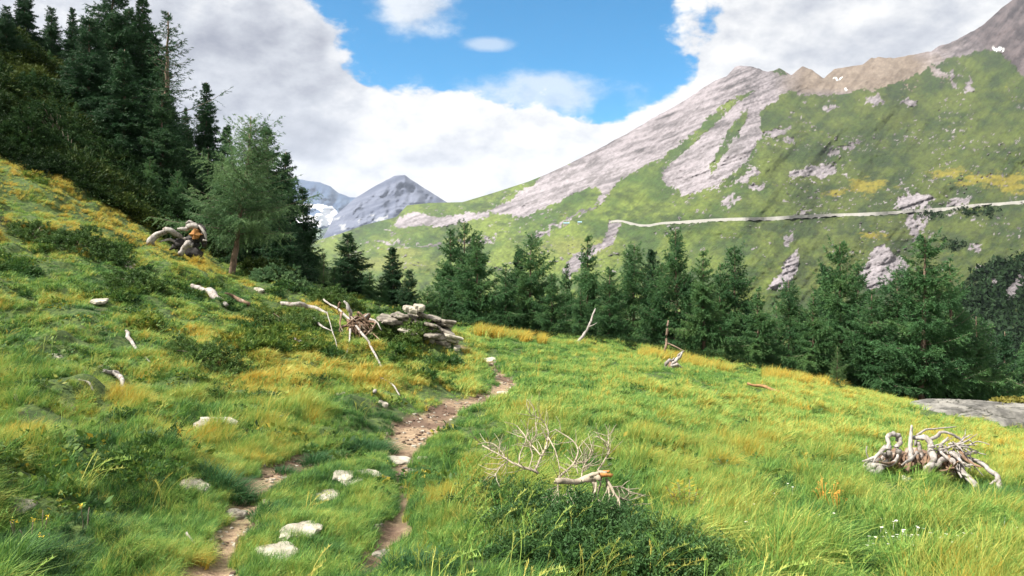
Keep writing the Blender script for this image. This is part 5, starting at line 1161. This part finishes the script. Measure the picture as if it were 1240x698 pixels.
shrub('heath_cushion', 172, 352, .55, .5, .36, 'dark brownish heath clump above the thin bent branch', m_cush, 5, nsp=260, nl=.06, nw=.02)
shrub('heath_cushion', 484, 414, .62, .4, .34, 'dark green low shrub between the rotten root plate and the stone pile', m_cush, 6, nsp=420, nl=.06, nw=.022)
shrub('heath_cushion', 400, 372, .5, .4, .45, 'upright dark shrub behind the rotten root plate', m_cush, 7, nsp=240, nl=.06, nw=.02)
shrub('heath_cushion', 345, 345, .9, .4, .45, 'grey-green creeping conifer right of the leaning larch', m_hero, 8, nsp=380, nl=.07, nw=.02)
shrub('heath_cushion', 355, 400, .9, .6, .34, 'dark heath patch under the long pale log', m_cush, 9, nsp=380, nl=.05, nw=.018)
shrub('heath_cushion', 38, 290, .5, .5, .3, 'small dark heath clump near the left edge of the yellow slope', m_cush, 10, nsp=160, nl=.06, nw=.02)
shrub('heath_cushion', 255, 440, .5, .4, .26, 'olive heath clump in the middle of the yellow bank', m_cush, 11, nsp=200, nl=.05, nw=.016)
for i, (x_, y_) in enumerate([(20,120),(70,165),(35,170),(110,185),(128,215),(165,235),(190,262),(85,200),(205,280),(60,120),(145,205)]):
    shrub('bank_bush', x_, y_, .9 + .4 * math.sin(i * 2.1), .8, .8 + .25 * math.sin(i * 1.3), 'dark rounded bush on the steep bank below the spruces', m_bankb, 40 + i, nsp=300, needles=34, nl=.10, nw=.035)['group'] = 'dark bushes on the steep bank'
def tussock(px, py, rad, h, label, seed, nb=900):
    p = ghit(px, py); rs = np.random.RandomState(seed); a = rs.rand(nb) * 6.283; r = np.sqrt(rs.rand(nb)); x = r * np.cos(a) * rad * .75; y = r * np.sin(a) * rad * .6; z = gz(p[0] + x, p[1] + y) - p[2] + h * .45 * np.sqrt(1 - r ** 2)
    d = np.stack([np.cos(a) * r * .9 + .3 + .3 * rs.randn(nb), np.sin(a) * r * .9 + .3 * rs.randn(nb)], -1); L_ = h * (.6 + .6 * rs.rand(nb)); w = .0045
    Vs = []; c = np.stack([x, y, z - .03], -1); sd = np.stack([-np.sin(a + rs.randn(nb)), np.cos(a + rs.randn(nb)), 0 * a], -1)
    def pt(s): return c + np.stack([d[:, 0] * L_ * s ** 1.8, d[:, 1] * L_ * s ** 1.8, L_ * (s - .45 * s ** 2.2)], -1)
    V = np.stack([pt(0) - sd * w * .5, pt(0) + sd * w * .5, pt(.4) - sd * w * .42, pt(.4) + sd * w * .42, pt(.75) - sd * w * .28, pt(.75) + sd * w * .28, pt(1.0)], 1).reshape(-1, 3); k = np.arange(nb)[:, None] * 7
    return tag(mesh_at('grass_tussock', V, p, np.concatenate([k + [0, 1, 3, 2], k + [2, 3, 5, 4]]), k + [4, 5, 6], rs, nb), label, 'grass tussock')
m_tus = leaf_mat('green_tussock_blades', [(0, (0.028, 0.085, 0.035)), (.5, (0.055, 0.15, 0.050)), (1, (0.12, 0.22, 0.06))], trans=.35, attr=False, nscale=3)
def mesh_at(name, V, p, Q, T, rs, nb):
    o = mesh(name, V, tris=T, quads=Q, mats=[m_tus], attrs={'rnd': ('FLOAT', np.repeat(rs.rand(nb), 7))}); o.location = Vector(p.tolist()); return o
tussock(452, 549, .30, .15, 'rounded deep green grass tussock nearest the fork of the path', 1)
tussock(388, 566, .20, .16, 'deep green grass tussock on the left path strand', 2, 700)
tussock(272, 598, .26, .17, 'dark bluish-green tussock beside the blocky pale stone', 3, 1000)
tussock(345, 574, .12, .09, 'small green tussock in the earth of the left path strand', 4, 300)
tussock(330, 622, .22, .08, 'flat green turf cushion between the earth step and the path stones', 5, 500)
tussock(500, 700, .22, .16, 'green tussock at the bottom of the frame on the muddy strand', 6, 600)
def herb(px, py, h, label, seed, leafm, n=9, ls=.05, flowers=None, nf=0, name='leafy_herb', spread=.08):
    p = ghit(px, py); rs = np.random.RandomState(seed); root = empty(name, tuple(p), label, 'wildflower' if nf else 'plant'); G = Geo(); Vs = []; rb = []; Fl = []
    for i in range(n):
        a = rs.rand() * 6.283; x, y = spread * math.cos(a) * rs.rand(), spread * math.sin(a) * rs.rand(); t_ = (x * 2.2, y * 2.2, h * (.6 + .4 * rs.rand()))
        G.tube([(x, y, -.03), (x * 1.4, y * 1.4, h * .4), t_], [.0035, .003, .0018], 4, 2, 0, seed=i)
        for j in range(9 if leafm is not None else 0):
            s = .25 + .75 * j / 8; c = np.array([x, y, 0]) * (1 + s * 1.2) + np.array([0, 0, t_[2] * s]); b_a = rs.rand() * 6.283; e = np.array([math.cos(b_a), math.sin(b_a), .3]) * ls * (.6 + .6 * rs.rand()); w_ = np.array([-math.sin(b_a), math.cos(b_a), 0]) * ls * .22
            Vs += [c, c + e * .5 + w_, c + e, c + e * .5 - w_]; rb += [rs.rand()] * 4
        if i < nf:
            c = np.array(t_)
            for k in range(14): e = rs.randn(3) * .007; Fl += [c + e, c + e + rs.randn(3) * .006, c + e + rs.randn(3) * .006]
    G.build('stem', [m_twig if flowers is not m_petal_o else m_petal_o], root)
    if Vs: mesh('leaf_cluster', Vs, quads=np.arange(len(Vs)).reshape(-1, 4), mats=[leafm], parent=root, attrs={'rnd': ('FLOAT', rb)})
    if Fl: mesh('flower_heads', Fl, tris=np.arange(len(Fl)).reshape(-1, 3), mats=[flowers], parent=root)
    return root
m_yleaf = leaf_mat('yellowed_leaves', [(0, (0.20, 0.22, 0.03)), (1, (0.50, 0.38, 0.04))], trans=.4, attr=False, nscale=8)
herb(832, 624, .24, 'yellow-leaved herb standing at the right end of the juniper mat', 1, m_yleaf, n=9, ls=.055)
herb(700, 506, .15, 'small yellowing herb in the middle of the meadow', 2, m_yleaf, n=5, ls=.05, name='leafy_herb')
herb(880, 575, .16, 'small dark-leaved plant alone in the bright meadow', 3, m_juni, n=7, ls=.06)
herb(1000, 615, .20, 'tuft of orange sorrel stalks, left one of a pair on the near meadow', 4, None, n=8, flowers=m_petal_o, nf=8, name='orange_sorrel', spread=.05)
herb(1016, 626, .20, 'tuft of orange sorrel stalks, right one of a pair on the near meadow', 5, None, n=8, flowers=m_petal_o, nf=8, name='orange_sorrel', spread=.05)
for i, (x, y) in enumerate([(22,655),(36,661),(50,652),(104,640),(61,668)]): herb(x, y, .14, 'small yellow flower in the dark grass at the lower left', 10 + i, None, n=2, flowers=m_petal, nf=1, name='yellow_flower', spread=.03)['group'] = 'yellow flowers at the lower left'
def speck(name, seed, mat, n, rad, h):
    rs = np.random.RandomState(seed); Vs = []
    for i in range(n):
        c = np.array([rad * rs.randn(), rad * rs.randn(), h * (.7 + .5 * rs.rand())])
        for k in range(6): a = k * 1.047; Vs += [c, c + (math.cos(a) * .009, math.sin(a) * .009, .002), c + (math.cos(a + .9) * .009, math.sin(a + .9) * .009, .002)]
        Vs += [c - (.001, 0, 0), c + (.001, 0, 0), c * (1, 1, 0)]
    return mesh(name, Vs, tris=np.arange(len(Vs)).reshape(-1, 3), mats=[mat], attrs={'rnd': ('FLOAT', np.zeros(len(Vs)))}, link=False)
rs = np.random.RandomState(71); px = np.concatenate([1100 + 30 * rs.randn(14), 1180 + 55 * rs.randn(24), 980 + 90 * rs.randn(14)]); py = np.concatenate([664 + 12 * rs.randn(14), 660 + 22 * rs.randn(24), 650 + 20 * rs.randn(14)])
H_ = np.array([ghit(min(max(a, 5), 1235), min(b_, 696)) for a, b_ in zip(px, py)])
scatter('white_flowers', [speck('w', 1, m_petal_w, 2, .05, .13)], H_[:, 0], H_[:, 1], np.zeros(len(H_)), np.zeros(len(H_)), .8 + .5 * rs.rand(len(H_)), 'tiny white flowers dotted through the grass at the lower right')
# two small huts far up the valley slope
for i, (x, y, lab) in enumerate([(686, 273, 'tiny pale blue-roofed hut on the far slope, larger left one'), (702, 271, 'tiny pale blue-roofed hut on the far slope, smaller right one')]):
    p = far_pt(x, y); k = 1 - .4 * i; root = empty('hut', tuple(p), lab, 'hut'); w, d, h = 9 * k, 5 * k, 2.6 * k
    mesh('wall', [(-w/2,-d/2,-2),(w/2,-d/2,-2),(w/2,d/2,-2),(-w/2,d/2,-2),(-w/2,-d/2,h),(w/2,-d/2,h),(w/2,d/2,h),(-w/2,d/2,h),(-w/2,0,h+1.2),(w/2,0,h+1.2)], F=[(0,1,5,4),(1,2,6,9,5),(2,3,7,6),(3,0,4,8,7),(4,5,9,8),(6,7,8,9)], mats=[m_stone], parent=root)
    m_blue, t_, b_ = mat_new('blue_grey_metal'); b_.inputs['Base Color'].default_value = (.22, .36, .42, 1); b_.inputs['Roughness'].default_value = .5
    e = .4; mesh('roof', [(-w/2-e,-d/2-e,h-.1),(w/2+e,-d/2-e,h-.1),(w/2+e,0,h+1.5),(-w/2-e,0,h+1.5),(w/2+e,d/2+e,h-.1),(-w/2-e,d/2+e,h-.1),(-w/2-e,-d/2-e,h+.1),(w/2+e,-d/2-e,h+.1),(w/2+e,0,h+1.7),(-w/2-e,0,h+1.7),(w/2+e,d/2+e,h+.1),(-w/2-e,d/2+e,h+.1)],
        F=[(0,1,2,3),(3,2,4,5),(6,7,8,9),(9,8,10,11),(0,1,7,6),(5,4,10,11),(0,6,9,3),(3,9,11,5),(1,7,8,2),(2,8,10,4)], mats=[m_blue], parent=root)

# ------------------------------------------------------------------ air between here and the far peaks
mh = bpy.data.materials.new('haze'); mh.use_nodes = True; t = NT(mh.node_tree); t.n.clear()
pv = t.new('ShaderNodeVolumePrincipled'); pv.inputs['Color'].default_value = (0.72, 0.82, 1.0, 1); pv.inputs['Density'].default_value = HAZE_D; pv.inputs['Anisotropy'].default_value = .2
ov = t.new('ShaderNodeOutputMaterial'); t.l.new(pv.outputs[0], ov.inputs['Volume'])
x0, x1, y0, y1, z0, z1 = -7000, 4000, -200, 12500, -700, 1500
hz = mesh('haze', [(x0,y0,z0),(x1,y0,z0),(x1,y1,z0),(x0,y1,z0),(x0,y0,z1),(x1,y0,z1),(x1,y1,z1),(x0,y1,z1)], F=[(0,3,2,1),(4,5,6,7),(0,1,5,4),(1,2,6,5),(2,3,7,6),(3,0,4,7)], mats=[mh])
tag(hz, 'thin blue air between the meadow and the distant peaks', kind='stuff')
